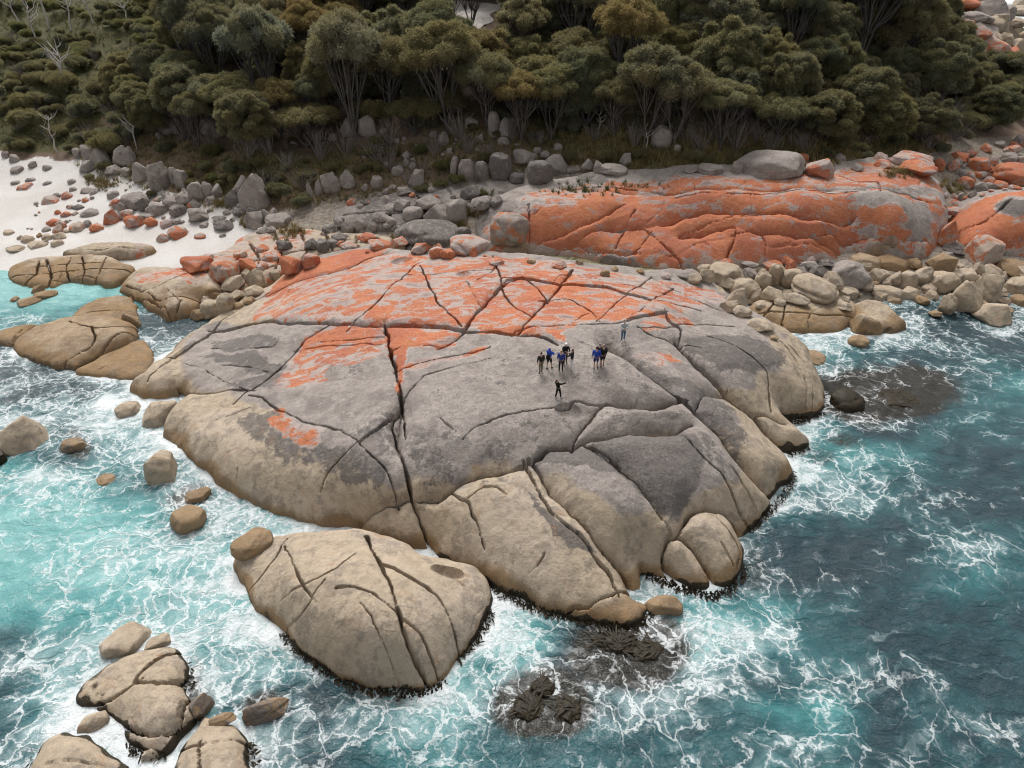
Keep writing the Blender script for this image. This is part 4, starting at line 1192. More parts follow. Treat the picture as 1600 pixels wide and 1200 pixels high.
def boulder_shape(seed, angular):
    r = np.random.default_rng(seed)
    V, F = ICO3
    d = V / np.linalg.norm(V, axis=1)[:, None]
    p = r.uniform(2.1, 3.0) if not angular else r.uniform(2.8, 5.0)
    rot = np.array(Matrix.Rotation(r.uniform(0, 6.3), 3, Vector(r.normal(size=3)).normalized())) if angular else np.eye(3)
    q = d @ rot
    pos = d / ((np.abs(q) ** p).sum(1) ** (1 / p))[:, None]
    for _ in range(12 if angular else 8):
        n = r.normal(size=3)
        n[2] = abs(n[2]) * 0.8
        n /= np.linalg.norm(n)
        o = r.uniform(0.60, 0.90) if angular else r.uniform(0.70, 0.95)
        s = pos @ n
        over = np.clip(s - o, 0, None)
        pos = pos - n * (over * (0.93 if angular else 0.8))[:, None]
    disp = np.array([mnoise.fractal(Vector(v) * 1.4 + Vector((seed * 3.1, 0, 0)), 1.0, 2.0, 4) for v in pos])
    pos = pos * (1 + 0.08 * disp + 0.02 * np.array([mnoise.fractal(Vector(v) * 5 + Vector((0, seed * 1.7, 0)), 1.0, 2.0, 3) for v in pos]))[:, None]
    if r.random() < 0.65:                                       # a joint across the stone
        n = r.normal(size=3)
        n /= np.linalg.norm(n)
        s = np.abs(pos @ n - r.uniform(-.3, .3) + 0.06 * disp)
        pos = pos * (1 - 0.16 * np.clip(1 - s / 0.06, 0, 1))[:, None]
    lo, hi = pos.min(0), pos.max(0)
    pos = (pos - (lo + hi) / 2) / ((hi - lo) / 2)
    return make_mesh('boulder', pos, F, mats=[M['boulder']])


ROUND = [boulder_shape(100 + i, False) for i in range(10)]
BLOCK = [boulder_shape(200 + i, True) for i in range(12)]
LOOK = {'g': ((.0, .30, .0, .0), 'grey'), 'd': ((.0, .62, .0, .0), 'dark grey'), 'w': ((.0, .0, .12, .0), 'pale'), 'o': ((.46, .25, .2, .0), 'grey and orange'), 'O': ((.74, .2, .25, .1), 'orange'),
        't': ((.0, .08, .9, .22), 'tan'), 'n': ((.0, .15, .8, .75), 'brown'), 'p': ((.42, .1, .75, .1), 'tan and orange'), 'r': ((.30, .50, .5, .45), 'red-brown'), 'm': ((.0, .52, .8, .8), 'dark brown'), 'k': ((.0, .85, .3, .5), 'dark wet')}
BOULDERS = []


def put_boulder(px, py, w, h, look, where, label=None, shape=None, group=None, tilt=None, name='boulder', sink=0.62):
    P = hit(px, py + 0.36 * h)
    dep = project(P)[2]
    if group is None and where in (W_EDGE, W_HEAP, W_MID, W_BANK):
        w, h = w * 1.13, h * 1.13
    wm, hm = w * dep / F_PX, h * dep / F_PX
    A = math.atan2(CAM_H - P[2], math.hypot(P[0], P[1]))
    a = min(0.5 * wm, 0.40 * hm / math.sin(A)) * random.uniform(0.9, 1.1)
    c = math.sqrt(max((hm / 2) ** 2 - (a * math.sin(A)) ** 2, (0.16 * wm) ** 2)) / math.cos(A)
    r = random.random()
    if shape is None:
        shape = 'b' if (where[1] == 'b' or (where[1] == 'm' and r < 0.7)) or (shape is None and random.random() < .25) else 'r'
    me = random.choice(BLOCK if shape == 'b' else ROUND)
    g = P[2]
    fwd = np.array([P[0], P[1]]) / math.hypot(P[0], P[1])
    loc = (P[0] + fwd[0] * a * .5, P[1] + fwd[1] * a * .5, g + c * sink)
    o = link(name, me, None, loc, (random.uniform(-.12, .12), random.uniform(-.15, .15) if tilt is None else tilt, -math.atan2(P[0], P[1]) + random.choice((0, math.pi)) + random.uniform(-.2, .2)), (wm / 2, a, c))
    col, word = LOOK[look]
    if look == 'k':
        o.material_slots[0].link = 'OBJECT'
        o.material_slots[0].material = M['kelp']
    o.color = tuple(max(0.0, v + random.uniform(-.10, .10)) for v in col)
    o['category'] = 'rock'
    o['group'] = group or where[2]
    if label:
        o['label'] = label
    else:
        BOULDERS.append((o, px, py, w, h, word, shape, where))
    return o


W_EDGE = ('at bush edge above beach', 'm', 'grey boulders along the edge of the bush')
W_HEAP = ('in heap behind beach', 'm', 'boulder heap between bush and beach')
W_SAND = ('half buried in white sand', 'm', 'stones scattered on the white beach')
W_BUSH = ('on brown forest floor', 'r', 'boulders under the trees')
W_ROW = ('in rounded row at bush edge', 'r', 'row of rounded boulders at the bush edge')
W_MID = ('in grey rocks left of ridge', 'm', 'grey rocks left of the orange ridge')
W_TOP = ('on pavement behind ridge', 'm', 'boulders on the pavement behind the orange ridge')
W_RIGHT = ('in rubble right of ridge', 'm', 'rubble beyond the orange ridge')
W_BANK = ('in cobble bank below ridge', 'm', 'cobble bank below the orange ridge')
W_PINK = ('beside the pink pavement', 'm', 'blocks beside the pink pavement')
W_FAR = ('on the far shore', 'm', 'boulders on the far shore')
W_GULLY = ('in the green gully', 'm', 'stones in the gully')

L_EDGE = '''125 241 16 16 g;148 243 26 28 g;161 248 28 30 g;193 247 30 30 g;206 246 16 28 g;225 271 28 30 w;253 279 32 42 w;274 277 14 26 g;287 283 20 32 g;138 262 22 18 g;180 268 24 16 g;200 270 16 14 g;125 213 10 10 w;
311 302 24 32 g;327 299 18 26 g;290 313 28 22 g;300 290 14 12 g;340 300 18 20 g;380 296 26 34 g;402 305 44 56 g;366 313 26 24 d;385 322 24 18 g;485 301 9 28 w;498 296 9 28 w;518 289 26 32 w;538 286 14 26 w;25 248 16 12 g;10 243 10 10 g;28 266 18 10 g;52 258 12 10 g;75 262 14 8 g'''
L_HEAP = '''270 318 30 18 g;246 328 28 20 g;226 322 16 22 d;215 316 40 24 g;198 324 24 16 g;280 330 24 18 d;305 320 16 14 g;330 314 16 12 g;312 338 26 22 g;265 312 20 12 g;290 300 12 10 g;232 340 16 10 g;183 319 16 14 o;175 341 24 22 O;
212 348 28 20 O;237 348 18 14 O;262 350 20 12 o;200 336 22 14 o;399 347 28 26 g;416 337 18 18 g;428 333 13 13 g;437 346 36 20 g;410 360 18 10 g;424 360 14 10 g;355 332 12 8 w;345 343 20 10 d;352 354 28 16 d;320 352 14 8 g;376 332 20 12 d;395 330 16 14 g;446 385 24 16 d;488 384 20 18 d;506 386 18 18 d;520 384 18 16 d'''
L_SAND = '''25 285 14 7 g;48 280 16 7 g;40 292 26 9 o;75 285 15 6 g;82 311 30 15 o;90 305 13 10 g;105 305 18 14 o;115 295 14 8 g;113 283 13 9 g;138 297 24 10 g;146 301 14 8 g;134 312 12 9 o;124 323 20 9 d;110 323 11 8 o;91 331 11 9 O;104 334 17 10 O;118 333 11 6 o;142 331 30 14 g;178 303 20 14 g;216 304 17 10 g;
85 347 22 13 O;97 350 16 17 p;123 354 25 17 p;138 349 12 14 g;152 355 22 15 p;92 357 18 18 p;93 368 22 13 t;75 370 16 12 t;45 373 20 14 t;62 367 10 9 n;60 381 28 13 t;91 379 20 13 t;15 363 16 8 t;27 388 28 11 t;73 358 14 9 g;280 362 32 24 p;256 371 22 17 o;313 368 20 11 o;348 367 11 8 g;105 361 10 7 t;33 371 12 9 t;70 378 12 8 t'''
L_BUSH = '''265 197 30 26 g;275 203 12 16 g;248 212 14 12 g;330 196 34 30 g;345 205 22 22 g;372 194 32 28 g;401 208 42 36 g;548 200 30 32 g;575 198 30 36 g;560 184 22 16 g;693 218 18 24 g;678 210 14 12 g;703 236 11 11 w;735 193 18 18 g;742 195 14 16 w;772 197 20 46 g;790 202 20 36 g;787 221 20 16 w;750 215 13 13 w;635 243 13 15 w;568 240 14 11 w;863 208 12 9 w;872 230 14 12 g;1033 215 34 38 w;957 148 16 16 w;1058 232 12 12 w;620 220 12 8 w;665 232 10 8 w;600 205 14 10 w;520 215 14 12 g;420 180 20 14 g;1024 183 9 8 w;460 225 12 10 w'''
L_ROW = '''730 266 30 36 g;754 268 22 32 g;783 263 36 48 d;822 249 44 28 w;844 271 42 40 d;868 258 36 36 g;807 279 24 18 d;851 243 17 16 g;840 236 14 12 w;895 264 26 11 w;916 260 22 22 g;936 262 20 22 g;976 250 20 22 w;710 262 12 34 w;712 250 10 14 w;955 268 50 12 w;872 231 14 12 w'''
L_MID = '''545 283 20 30 g;590 288 18 20 w;571 295 11 12 w;633 300 20 14 w;636 255 12 14 w;622 268 18 16 g;651 282 22 30 g;645 260 12 12 w;630 322 26 18 g;668 318 38 22 w;685 339 42 34 g;714 334 32 38 g;646 321 14 14 g;720 318 18 14 d;645 335 30 18 g;610 326 30 14 g;596 340 26 16 g;735 303 30 22 d;755 320 34 22 d;776 316 20 16 d;742 327 18 16 w;668 369 92 34 d;724 368 24 22 d;798 362 58 48 r;735 384 56 28 o;562 352 20 18 g;545 357 20 20 g;533 350 18 16 g;630 357 18 10 g;610 346 18 12 g;655 390 24 18 o;683 396 22 18 o;700 398 24 16 O;668 386 16 14 O;574 372 26 14 o;596 384 36 14 o;625 378 24 14 o;545 385 26 12 o;530 372 22 12 d;515 358 22 14 d'''
L_TOP = '''1199 264 108 27 g;1277 264 46 34 o;1250 249 26 20 o;1309 247 24 14 g;1078 265 22 14 w;1108 266 42 14 w;1422 252 66 22 o;1430 264 58 27 O;1465 258 18 22 O;1380 256 30 14 o;1376 246 24 16 o;1150 262 18 22 g;1340 262 20 12 g'''
L_RIGHT = '''1487 260 18 22 o;1497 246 28 16 O;1527 258 32 24 O;1550 252 18 14 o;1573 247 26 18 w;1591 251 14 14 o;1502 271 14 14 w;1515 276 18 16 o;1507 286 24 18 o;1530 293 22 18 w;1533 274 14 12 w;1518 303 13 12 w;1500 308 11 16 w;1490 308 13 12 o;1476 306 10 10 o;1575 272 64 36 O;1545 284 22 16 o;1560 290 24 13 o;1475 366 28 48 O;1491 318 24 14 o;1490 330 30 14 o;1530 393 54 52 p;1490 388 40 18 d;1478 398 22 12 d;1580 235 26 16 o;1540 232 20 14 o;1560 225 20 12 g;1592 220 20 18 o;1515 240 18 14 o'''
L_BANK = '''1082 436 26 18 t;1103 433 22 22 t;1128 428 48 30 t;1134 444 24 20 t;1149 467 32 30 t;1161 452 42 30 t;1178 464 22 26 t;1208 432 20 32 t;1218 428 22 26 t;1236 437 34 30 t;1205 461 30 22 t;1190 441 24 30 t;1270 452 64 38 t;1300 440 36 28 t;1325 430 56 38 w;1265 415 22 13 g;1275 425 24 18 d;1248 425 20 16 g;1323 458 28 18 t;1348 447 24 20 t;1370 433 28 22 t;1396 437 18 22 t;1383 442 16 16 t;1416 440 24 26 t;1438 432 30 30 t;1385 457 46 24 t;1420 460 26 18 t;1448 452 22 15 t;1470 444 42 32 t;1455 462 20 14 t;1501 433 36 24 t;1513 447 16 14 t;1536 454 36 44 t;1505 468 44 48 t;1546 490 50 34 t;1477 477 24 32 t;1466 413 38 32 n;1525 422 18 22 t;1541 425 32 22 t;1563 432 14 15 t;1586 450 36 30 t;1560 457 22 14 t;1600 430 46 26 t;1582 421 44 22 n;1238 469 44 15 t;1232 458 26 12 t;1340 534 28 18 n;1318 480 20 14 t;1374 465 18 14 t;1203 414 32 14 O;1234 418 16 22 O;1226 406 16 12 O;1262 406 20 12 o;1290 412 24 14 d;1306 420 26 14 d;1350 408 44 20 n;1392 412 44 18 n;1425 412 26 16 n;1440 424 22 14 n;1130 411 28 10 O;1170 413 26 12 g;1100 420 22 14 t;1170 428 24 18 g;1150 432 22 18 t;1260 438 14 14 t;1188 478 16 10 t;1172 470 20 12 t;1158 488 30 18 t;1138 480 26 18 t;1186 508 40 20 t;1270 560 30 18 n;1208 528 12 8 n;1570 485 20 12 n;1530 478 18 14 n;1460 490 18 10 n;1395 470 20 10 n;1440 470 20 12 n;1565 470 22 12 t;1590 470 26 14 n'''
L_PINK = '''313 413 56 32 O;353 424 48 44 p;387 414 30 24 O;363 443 40 26 t;402 435 34 34 t;385 428 18 16 t;368 460 30 16 t;397 456 32 20 t;327 468 22 16 t;333 484 34 30 t;355 474 28 32 t;313 491 28 20 n;460 417 42 34 O;488 409 28 24 O;412 418 20 14 o;425 400 30 14 o;440 388 24 12 o;410 388 22 12 o;376 398 22 12 p;430 430 18 18 t;372 478 16 10 n;390 470 20 12 n;325 402 20 10 o;342 410 14 8 g'''
L_FAR = '''1505 8 44 22 O;1540 14 64 30 g;1566 22 32 26 w;1520 28 56 18 w;1545 40 38 26 t;1532 48 54 24 w;1558 38 28 30 t;1587 18 42 18 t;1593 5 22 18 t;1582 36 38 16 t;1524 56 38 28 o;1555 59 24 18 t;1571 67 24 28 t;1589 72 22 22 t;1543 74 64 38 o;1560 92 56 36 O;1555 106 42 22 w;1585 84 14 10 t;1593 86 12 10 t;1590 94 24 10 g;1600 55 22 14 t;1510 40 26 18 o;1600 110 20 14 t;1585 118 16 10 n'''
L_GULLY = '''776 410 28 16 o;872 413 26 14 o;945 427 16 12 n;1075 430 36 16 w;905 410 12 8 n;830 408 14 8 n;1040 432 16 10 o;1000 424 14 9 n;960 420 12 8 n'''
for txt, wh in ((L_EDGE, W_EDGE), (L_HEAP, W_HEAP), (L_SAND, W_SAND), (L_BUSH, W_BUSH), (L_ROW, W_ROW), (L_MID, W_MID), (L_TOP, W_TOP), (L_RIGHT, W_RIGHT), (L_BANK, W_BANK), (L_PINK, W_PINK), (L_FAR, W_FAR), (L_GULLY, W_GULLY)):
    for e in txt.replace('\n', '').split(';'):
        a = e.split()
        if len(a) == 5:
            sh = 'r' if int(a[2]) > 60 and wh is not W_FAR else None
            put_boulder(*[float(v) for v in a[:4]], a[4], wh, sink=(0.35 if wh is W_SAND else 0.6), shape=sh)

SEA_ROCKS = [
    (35, 676, 80, 66, 't', 'tan flat-topped rock ringed by foam at the left edge of the sea', 'b'), (117, 694, 36, 22, 'm', 'dark weedy rock breaking the wave between the two left rocks', 'r'),
    (258, 728, 54, 62, 't', 'upright tan rock with a seam, standing off the left foot of the dome', 'b'), (299, 808, 54, 40, 'n', 'round brown rock in white water below the upright seamed rock', 'r'),
    (397, 846, 68, 42, 'n', 'oval brown rock just off the top left of the tan boulder', 'r'), (204, 998, 74, 50, 't', 'oval tan rock above the many-lobed rock in the lower left surf', 'r'),
    (249, 1003, 42, 24, 't', 'small tan rock tucked beside the oval rock in the lower left surf', 'r'), (422, 1108, 76, 38, 'm', 'dark brown block alone in the surf below the tan boulder', 'b'),
    (254, 642, 62, 46, 't', 'cracked tan rock with water pouring off it at the left tip of the dome', 'b'), (202, 637, 38, 26, 't', 'small tan rock left of the cracked rock at the dome tip', 'r'),
    (168, 748, 28, 20, 'n', 'little brown rock nearly drowned by foam left of the upright seamed rock', 'r'), (312, 772, 40, 22, 'n', 'low brown rock between the upright rock and the dome foot', 'r'),
    (60, 452, 22, 18, 'n', 'small brown rock in the shallow turquoise cove', 'b'), (48, 470, 36, 16, 'n', 'flat pair of brown stones in the shallow turquoise cove', 'b'), (72, 461, 36, 12, 'n', 'long low brown stone in the shallow turquoise cove', 'r'),
    (25, 468, 14, 12, 'n', 'smallest brown stone in the shallow turquoise cove', 'b'), (1035, 945, 60, 34, 'n', 'dark brown rock wedged between the tongue and the right-hand front block of the dome', 'r'),
    (150, 1128, 46, 30, 't', 'low tan rock washed by foam at the left flank of the many-lobed rock', 'r'), (244, 1172, 46, 28, 't', 'tan rock in white wash just below the many-lobed rock', 'b'),
    (318, 1100, 40, 40, 'm', 'dark wet rock wedged against the right flank of the many-lobed rock', 'b'), (350, 1124, 40, 22, 'm', 'small dark wet rock above the blocky rock at the lower left', 'b'),
    (0, 715, 24, 26, 'k', 'dark rock cut by the left edge below the flat-topped rock', 'r'), (1320, 625, 52, 40, 'k', 'black weed-hung rock just breaking the surface right of the dome', 'r')]
for px, py, w, h, lk, lb, sh in SEA_ROCKS:
    put_boulder(px, py, w, h, lk, W_BANK, lb, sh, 'rocks standing in the surf', sink=0.30)

ORD = ['', 'first', 'second', 'third', 'fourth', 'fifth', 'sixth', 'seventh', 'eighth', 'ninth', 'tenth', 'eleventh', 'twelfth', 'thirteenth', 'fourteenth', 'fifteenth', 'sixteenth', 'seventeenth', 'eighteenth', 'nineteenth', 'twentieth']


def nth(k):
    return ORD[k] if k < len(ORD) else str(k) + ('th' if k % 100 in (11, 12, 13) else {1: 'st', 2: 'nd', 3: 'rd'}.get(k % 10, 'th'))


def name_of(o):
    return o.name.split('.')[0]


def name_of(o):
    return o.name.split('.')[0]


def name_boulders():
    """say of every boulder what sets it apart: size, colour, shape, place, and last its turn from the left"""
    keys = {}
    for b in BOULDERS:
        o, px, py, w, h, word, shape, where = b
        prop = 'tall' if h > 1.15 * w else ('flat' if h < 0.55 * w else ('blocky' if shape == 'b' else 'rounded'))
        size = 'big' if w > 40 else ('tiny' if name_of(o) == 'stone' and w < 9 else ('small' if w < 16 else 'middling'))
        keys.setdefault((size, word, prop, where[0] + '|' + name_of(o)), []).append(b)
    for (size, word, prop, place), bs in keys.items():
        place = place.split('|')[0]
        place = place.split('|')[0]
        bs.sort(key=lambda b: b[1])
        for i, b in enumerate(bs):
            t = f'{size} {prop} {word} {name_of(bs[0][0])} {place}'
            if len(bs) > 1:
                t += ', leftmost of its like' if i == 0 else (', rightmost of its like' if i == len(bs) - 1 else f', {nth(i + 1)} alike from left')
            b[0]['label'] = t


def rubble(poly, n, wmin, wmax, looks, where, label):
    xs, ys = [p[0] for p in poly], [p[1] for p in poly]
    k = 0
    pl = np.array(poly, float)
    while k < n:
        x, y = random.uniform(min(xs), max(xs)), random.uniform(min(ys), max(ys))
        if not inside(np.array([x]), np.array([y]), pl)[0]:
            continue
        w = wmin + (wmax - wmin) * random.random() ** 2
        lk = random.choice(looks)
        put_boulder(x, y, w, w * random.uniform(.55, .95), lk, where, None, None, where[2], name='stone', sink=0.45)
        k += 1


rubble([(180, 310), (330, 300), (470, 335), (460, 365), (330, 350), (200, 345)], 46, 7, 15, 'ggdgo', W_HEAP, 'small stone filling the boulder heap between bush and beach')
rubble([(540, 300), (640, 285), (720, 300), (700, 345), (560, 380), (480, 385), (500, 350)], 42, 7, 16, 'ggdgo', W_MID, 'small stone filling the grey rocks left of the orange ridge')
rubble([(1080, 425), (1200, 410), (1460, 405), (1620, 410), (1620, 470), (1420, 470), (1180, 475)], 64, 9, 20, 'tttng', W_BANK, 'small stone filling the cobble bank below the orange ridge')
rubble([(1480, 240), (1600, 220), (1620, 300), (1490, 310)], 26, 8, 16, 'oowO', W_RIGHT, 'small stone filling the rubble beyond the orange ridge')
rubble([(60, 300), (200, 290), (240, 330), (120, 345), (30, 380), (40, 350)], 26, 4, 9, 'gotg', W_SAND, 'small stone lying loose on the white sand')
rubble([(540, 400), (640, 372), (720, 380), (760, 400), (640, 400)], 16, 8, 20, 'oOod', W_MID, 'small orange stone between the pink pavement and the gully')
rubble([(560, 215), (800, 215), (820, 245), (640, 265), (540, 262)], 34, 4, 10, 'wgw', W_BUSH, 'small pale stone lying on the brown forest floor')
name_boulders()
name_boulders()

# ------------------------------------------------------------------ the forest
def leaf_cloud(r, centers, radii, n, blade, width, flat=0.85, droop=0.25):
    """needle tufts over the puffs of a crown; returns verts, faces, tint"""
    V, F, T = [], [], []
    IV, IF = ICO1
    base = 0
    for c, rad in zip(centers, radii):
        tint = r.random()
        core = IV * rad * 0.74 * np.array([1, 1, flat]) + c
        V.append(core)
        F.append(IF + base)
        T.append(np.full(len(core), tint))
        base += len(core)
        m = int(n * (rad / np.mean(radii)) ** 1.6)
        d = r.normal(size=(m, 3))
        d[:, 2] = np.abs(d[:, 2]) * np.where(r.random(m) < 0.86, 1, -0.8)
        d /= np.linalg.norm(d, axis=1)[:, None]
        lump = 1 + 0.16 * np.sin(d[:, 0] * 9 + c[0] * 7) * np.sin(d[:, 1] * 9 + c[1] * 5)
        p = c + d * (rad * lump * r.uniform(0.70, 1.02, m))[:, None] * np.array([1, 1, flat])
        ax = d * 0.55 + r.normal(size=(m, 3)) * 0.55 + np.array([0, 0, -droop])
        ax /= np.linalg.norm(ax, axis=1)[:, None]
        side = np.cross(ax, r.normal(size=(m, 3)))
        side /= np.linalg.norm(side, axis=1)[:, None] + 1e-9
        L = (blade * r.uniform(0.6, 1.3, m))[:, None]
        w = (width * r.uniform(0.7, 1.3, m))[:, None]
        tri = np.stack([p - side * w, p + side * w, p + ax * L], 1).reshape(-1, 3)
        V.append(tri)
        F.append(np.arange(m * 3).reshape(-1, 3) + base)
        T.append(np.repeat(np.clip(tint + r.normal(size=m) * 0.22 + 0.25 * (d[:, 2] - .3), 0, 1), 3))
        base += m * 3
    return np.vstack(V), np.vstack(F), np.concatenate(T)


def tree_model(seed, kind):
    """unit tree: crown radius 1; returns (crown mesh, trunk mesh)"""
    r = np.random.default_rng(seed)
    n = {'dome': 56, 'vase': 26, 'spread': 20}[kind]
    zb = {'dome': 0.85, 'vase': 1.55, 'spread': 1.0}[kind]
    C, R = [], []
    k = 0
    while len(C) < n and k < 4000:
        k += 1
        a, q = r.uniform(0, 2 * np.pi), math.sqrt(r.random()) * 0.82
        z = zb + (0.95 if kind != 'spread' else 0.5) * (1 - q * q * 0.95) * r.uniform(0.62, 1.0)
        p = np.array([q * math.cos(a), q * math.sin(a), z])
        rad = r.uniform(0.17, 0.38)
        if kind == 'dome':                                     # a closed dome whose sides come well down
            d = r.normal(size=3)
            d[2] = abs(d[2]) * .9 - .12
            d /= np.linalg.norm(d)
            p = d * np.array([.74, .74, .95]) * r.uniform(.8, 1.0) + np.array([0, 0, .75])
            rad = r.choice([r.uniform(0.13, 0.24), r.uniform(0.22, 0.36)])
            p = p * np.array([1, 1, 1]) * (1 + (0.16 if rad < .2 else 0.0))
        if all(np.linalg.norm((p - c)) > 0.56 * (rad + s) for c, s in zip(C, R)):
            C.append(p)
            R.append(rad)
    V, F, T = leaf_cloud(r, C, R, 900, 0.085, 0.0115)
    crown = make_mesh('crown', V, F, smooth=False, attrs={'tint': T}, mats=[M['leaf']])
    TV, TF = [], []
    forks = []
    for i in range(r.integers(3, 6)):
        a = r.uniform(0, 6.28)
        forks.append(np.array([math.cos(a) * .22, math.sin(a) * .22, r.uniform(.35, .6)]) * np.array([1, 1, zb]))
    tube(TV, TF, [(0, 0, -.25), (0.02, 0, .1), (0.0, 0.02, .28 * zb)], [.06, .05, .045], 6)
    for f in forks:
        tube(TV, TF, [(0, 0.01, .12 * zb), tuple(f * .6), tuple(f)], [.038, .033, .028], 5)
    for c, s in zip(C, R):
        f = min(forks, key=lambda q: np.linalg.norm(q[:2] - c[:2] * .4))
        mid = f * .45 + c * .55 + r.normal(size=3) * .05 + np.array([0, 0, -.05])
        tube(TV, TF, [tuple(f), tuple(mid), tuple(c - np.array([0, 0, s * .1]))], [.022, .015, .008], 4)
        for _ in range(3):                                     # bare side shoots under the leaves
            e = mid + r.normal(size=3) * .16 + np.array([0, 0, .12])
            tube(TV, TF, [tuple(mid), tuple(e)], [.008, .003], 3)
    trunk = make_mesh('trunk', TV, np.array(TF), attrs={}, mats=[M['bark']])
    return crown, trunk


TREES = {k: [tree_model(300 + i + 40 * j, k) for i in range(4)] for j, k in enumerate(('dome', 'vase', 'spread'))}


def shrub_model(seed):
    r = np.random.default_rng(seed)
    n = 9
    C = [np.array([math.cos(a) * q, math.sin(a) * q, 0.35 + 0.5 * (1 - q * q) * r.uniform(.7, 1)]) for a, q in zip(r.uniform(0, 6.28, n), np.sqrt(r.random(n)) * .72)]
    R = list(r.uniform(.28, .45, n))
    V, F, T = leaf_cloud(r, C, R, 1000, 0.095, 0.019, droop=0.0)
    return make_mesh('shrub', V, F, smooth=False, attrs={'tint': T}, mats=[M['leaf']])


SHRUBS = [shrub_model(500 + i) for i in range(5)]


def brush_model(seed):
    """a leafless thicket: thin grey stems fanning from one foot"""
    r = np.random.default_rng(seed)
    V, F = [], []
    for _ in range(26):
        a, q = r.uniform(0, 6.28), r.uniform(.2, 1)
        e = np.array([math.cos(a) * q, math.sin(a) * q, r.uniform(.7, 1.25)])
        m = e * .5 + np.array([0, 0, -.05]) + r.normal(size=3) * .06
        tube(V, F, [(e[0] * .06, e[1] * .06, -.1), tuple(m), tuple(e)], [.016, .011, .004], 3)
        for _ in range(3):
            s = m + (e - m) * r.uniform(0, .8)
            t = s + r.normal(size=3) * .13 + np.array([0, 0, .22])
            tube(V, F, [tuple(s), tuple(t)], [.006, .002], 3)
    return make_mesh('bare_shrub', V, np.array(F), smooth=False, mats=[M['twig']])


BRUSH = [brush_model(600 + i) for i in range(4)]


def dead_model(seed):
    r = np.random.default_rng(seed)
    V, F = [], []
    lean = r.normal(size=2) * .12
    pts = [np.array([lean[0] * t * t + .03 * r.normal(), lean[1] * t * t + .03 * r.normal(), t]) for t in np.linspace(0, 1, 6)]
    pts[0][2] = -.06
    tube(V, F, [tuple(p) for p in pts], [.028, .024, .02, .016, .011, .005], 6)
    for i in range(9):
        k = r.integers(2, 5)
        b = pts[k] + (pts[k + 1] - pts[k]) * r.random()
        a = r.uniform(0, 6.28)
        L = r.uniform(.15, .42)
        m = b + np.array([math.cos(a) * L * .6, math.sin(a) * L * .6, L * .35])
        e = m + np.array([math.cos(a + .4) * L * .4, math.sin(a + .4) * L * .4, L * .5])
        tube(V, F, [tuple(b), tuple(m), tuple(e)], [.011, .008, .003], 4)
        tube(V, F, [tuple(m), tuple(m + r.normal(size=3) * .08 + np.array([0, 0, .1]))], [.006, .002], 3)
    return make_mesh('dead_tree', V, np.array(F), mats=[M['dead']])


DEAD = [dead_model(700 + i) for i in range(4)]
TINT = {'dark green': (.165, .178, .128), 'olive': (.250, .235, .142), 'rusty green': (.315, .235, .122), 'grey-green': (.225, .235, .182), 'fresh green': (.160, .190, .092)}
PLANTED = []


def plant_tree(P, R, kind, tint, label=None, tall=1.0, name='she_oak'):
    t = bpy.data.objects.new(name, None)
    COL.objects.link(t)
    t.location = (P[0], P[1], P[2] - 0.1)
    t.rotation_euler = (random.uniform(-.05, .05), random.uniform(-.05, .05), random.uniform(0, 6.28))
    st = random.uniform(.86, 1.16)
    t.scale = (R * st, R / st, R * tall)
    cr, tr = random.choice(TREES[kind])
    c = link('crown', cr, t)
    base = TINT[tint]
    f = random.uniform(.82, 1.22)
    c.color = (base[0] * f * random.uniform(.92, 1.08), base[1] * f, base[2] * f * random.uniform(.9, 1.1), 1)
    link('trunk', tr, t)
    t['category'] = 'tree'
    if label:
        t['label'] = label
        t['group'] = 'trees along the front of the forest'
    else:
        q = project((P[0], P[1], P[2] + R * 1.4 * tall))
        t['group'] = 'trees of the forest canopy'
        PLANTED.append((t, q[0], q[1], tint, R, kind))
    return t


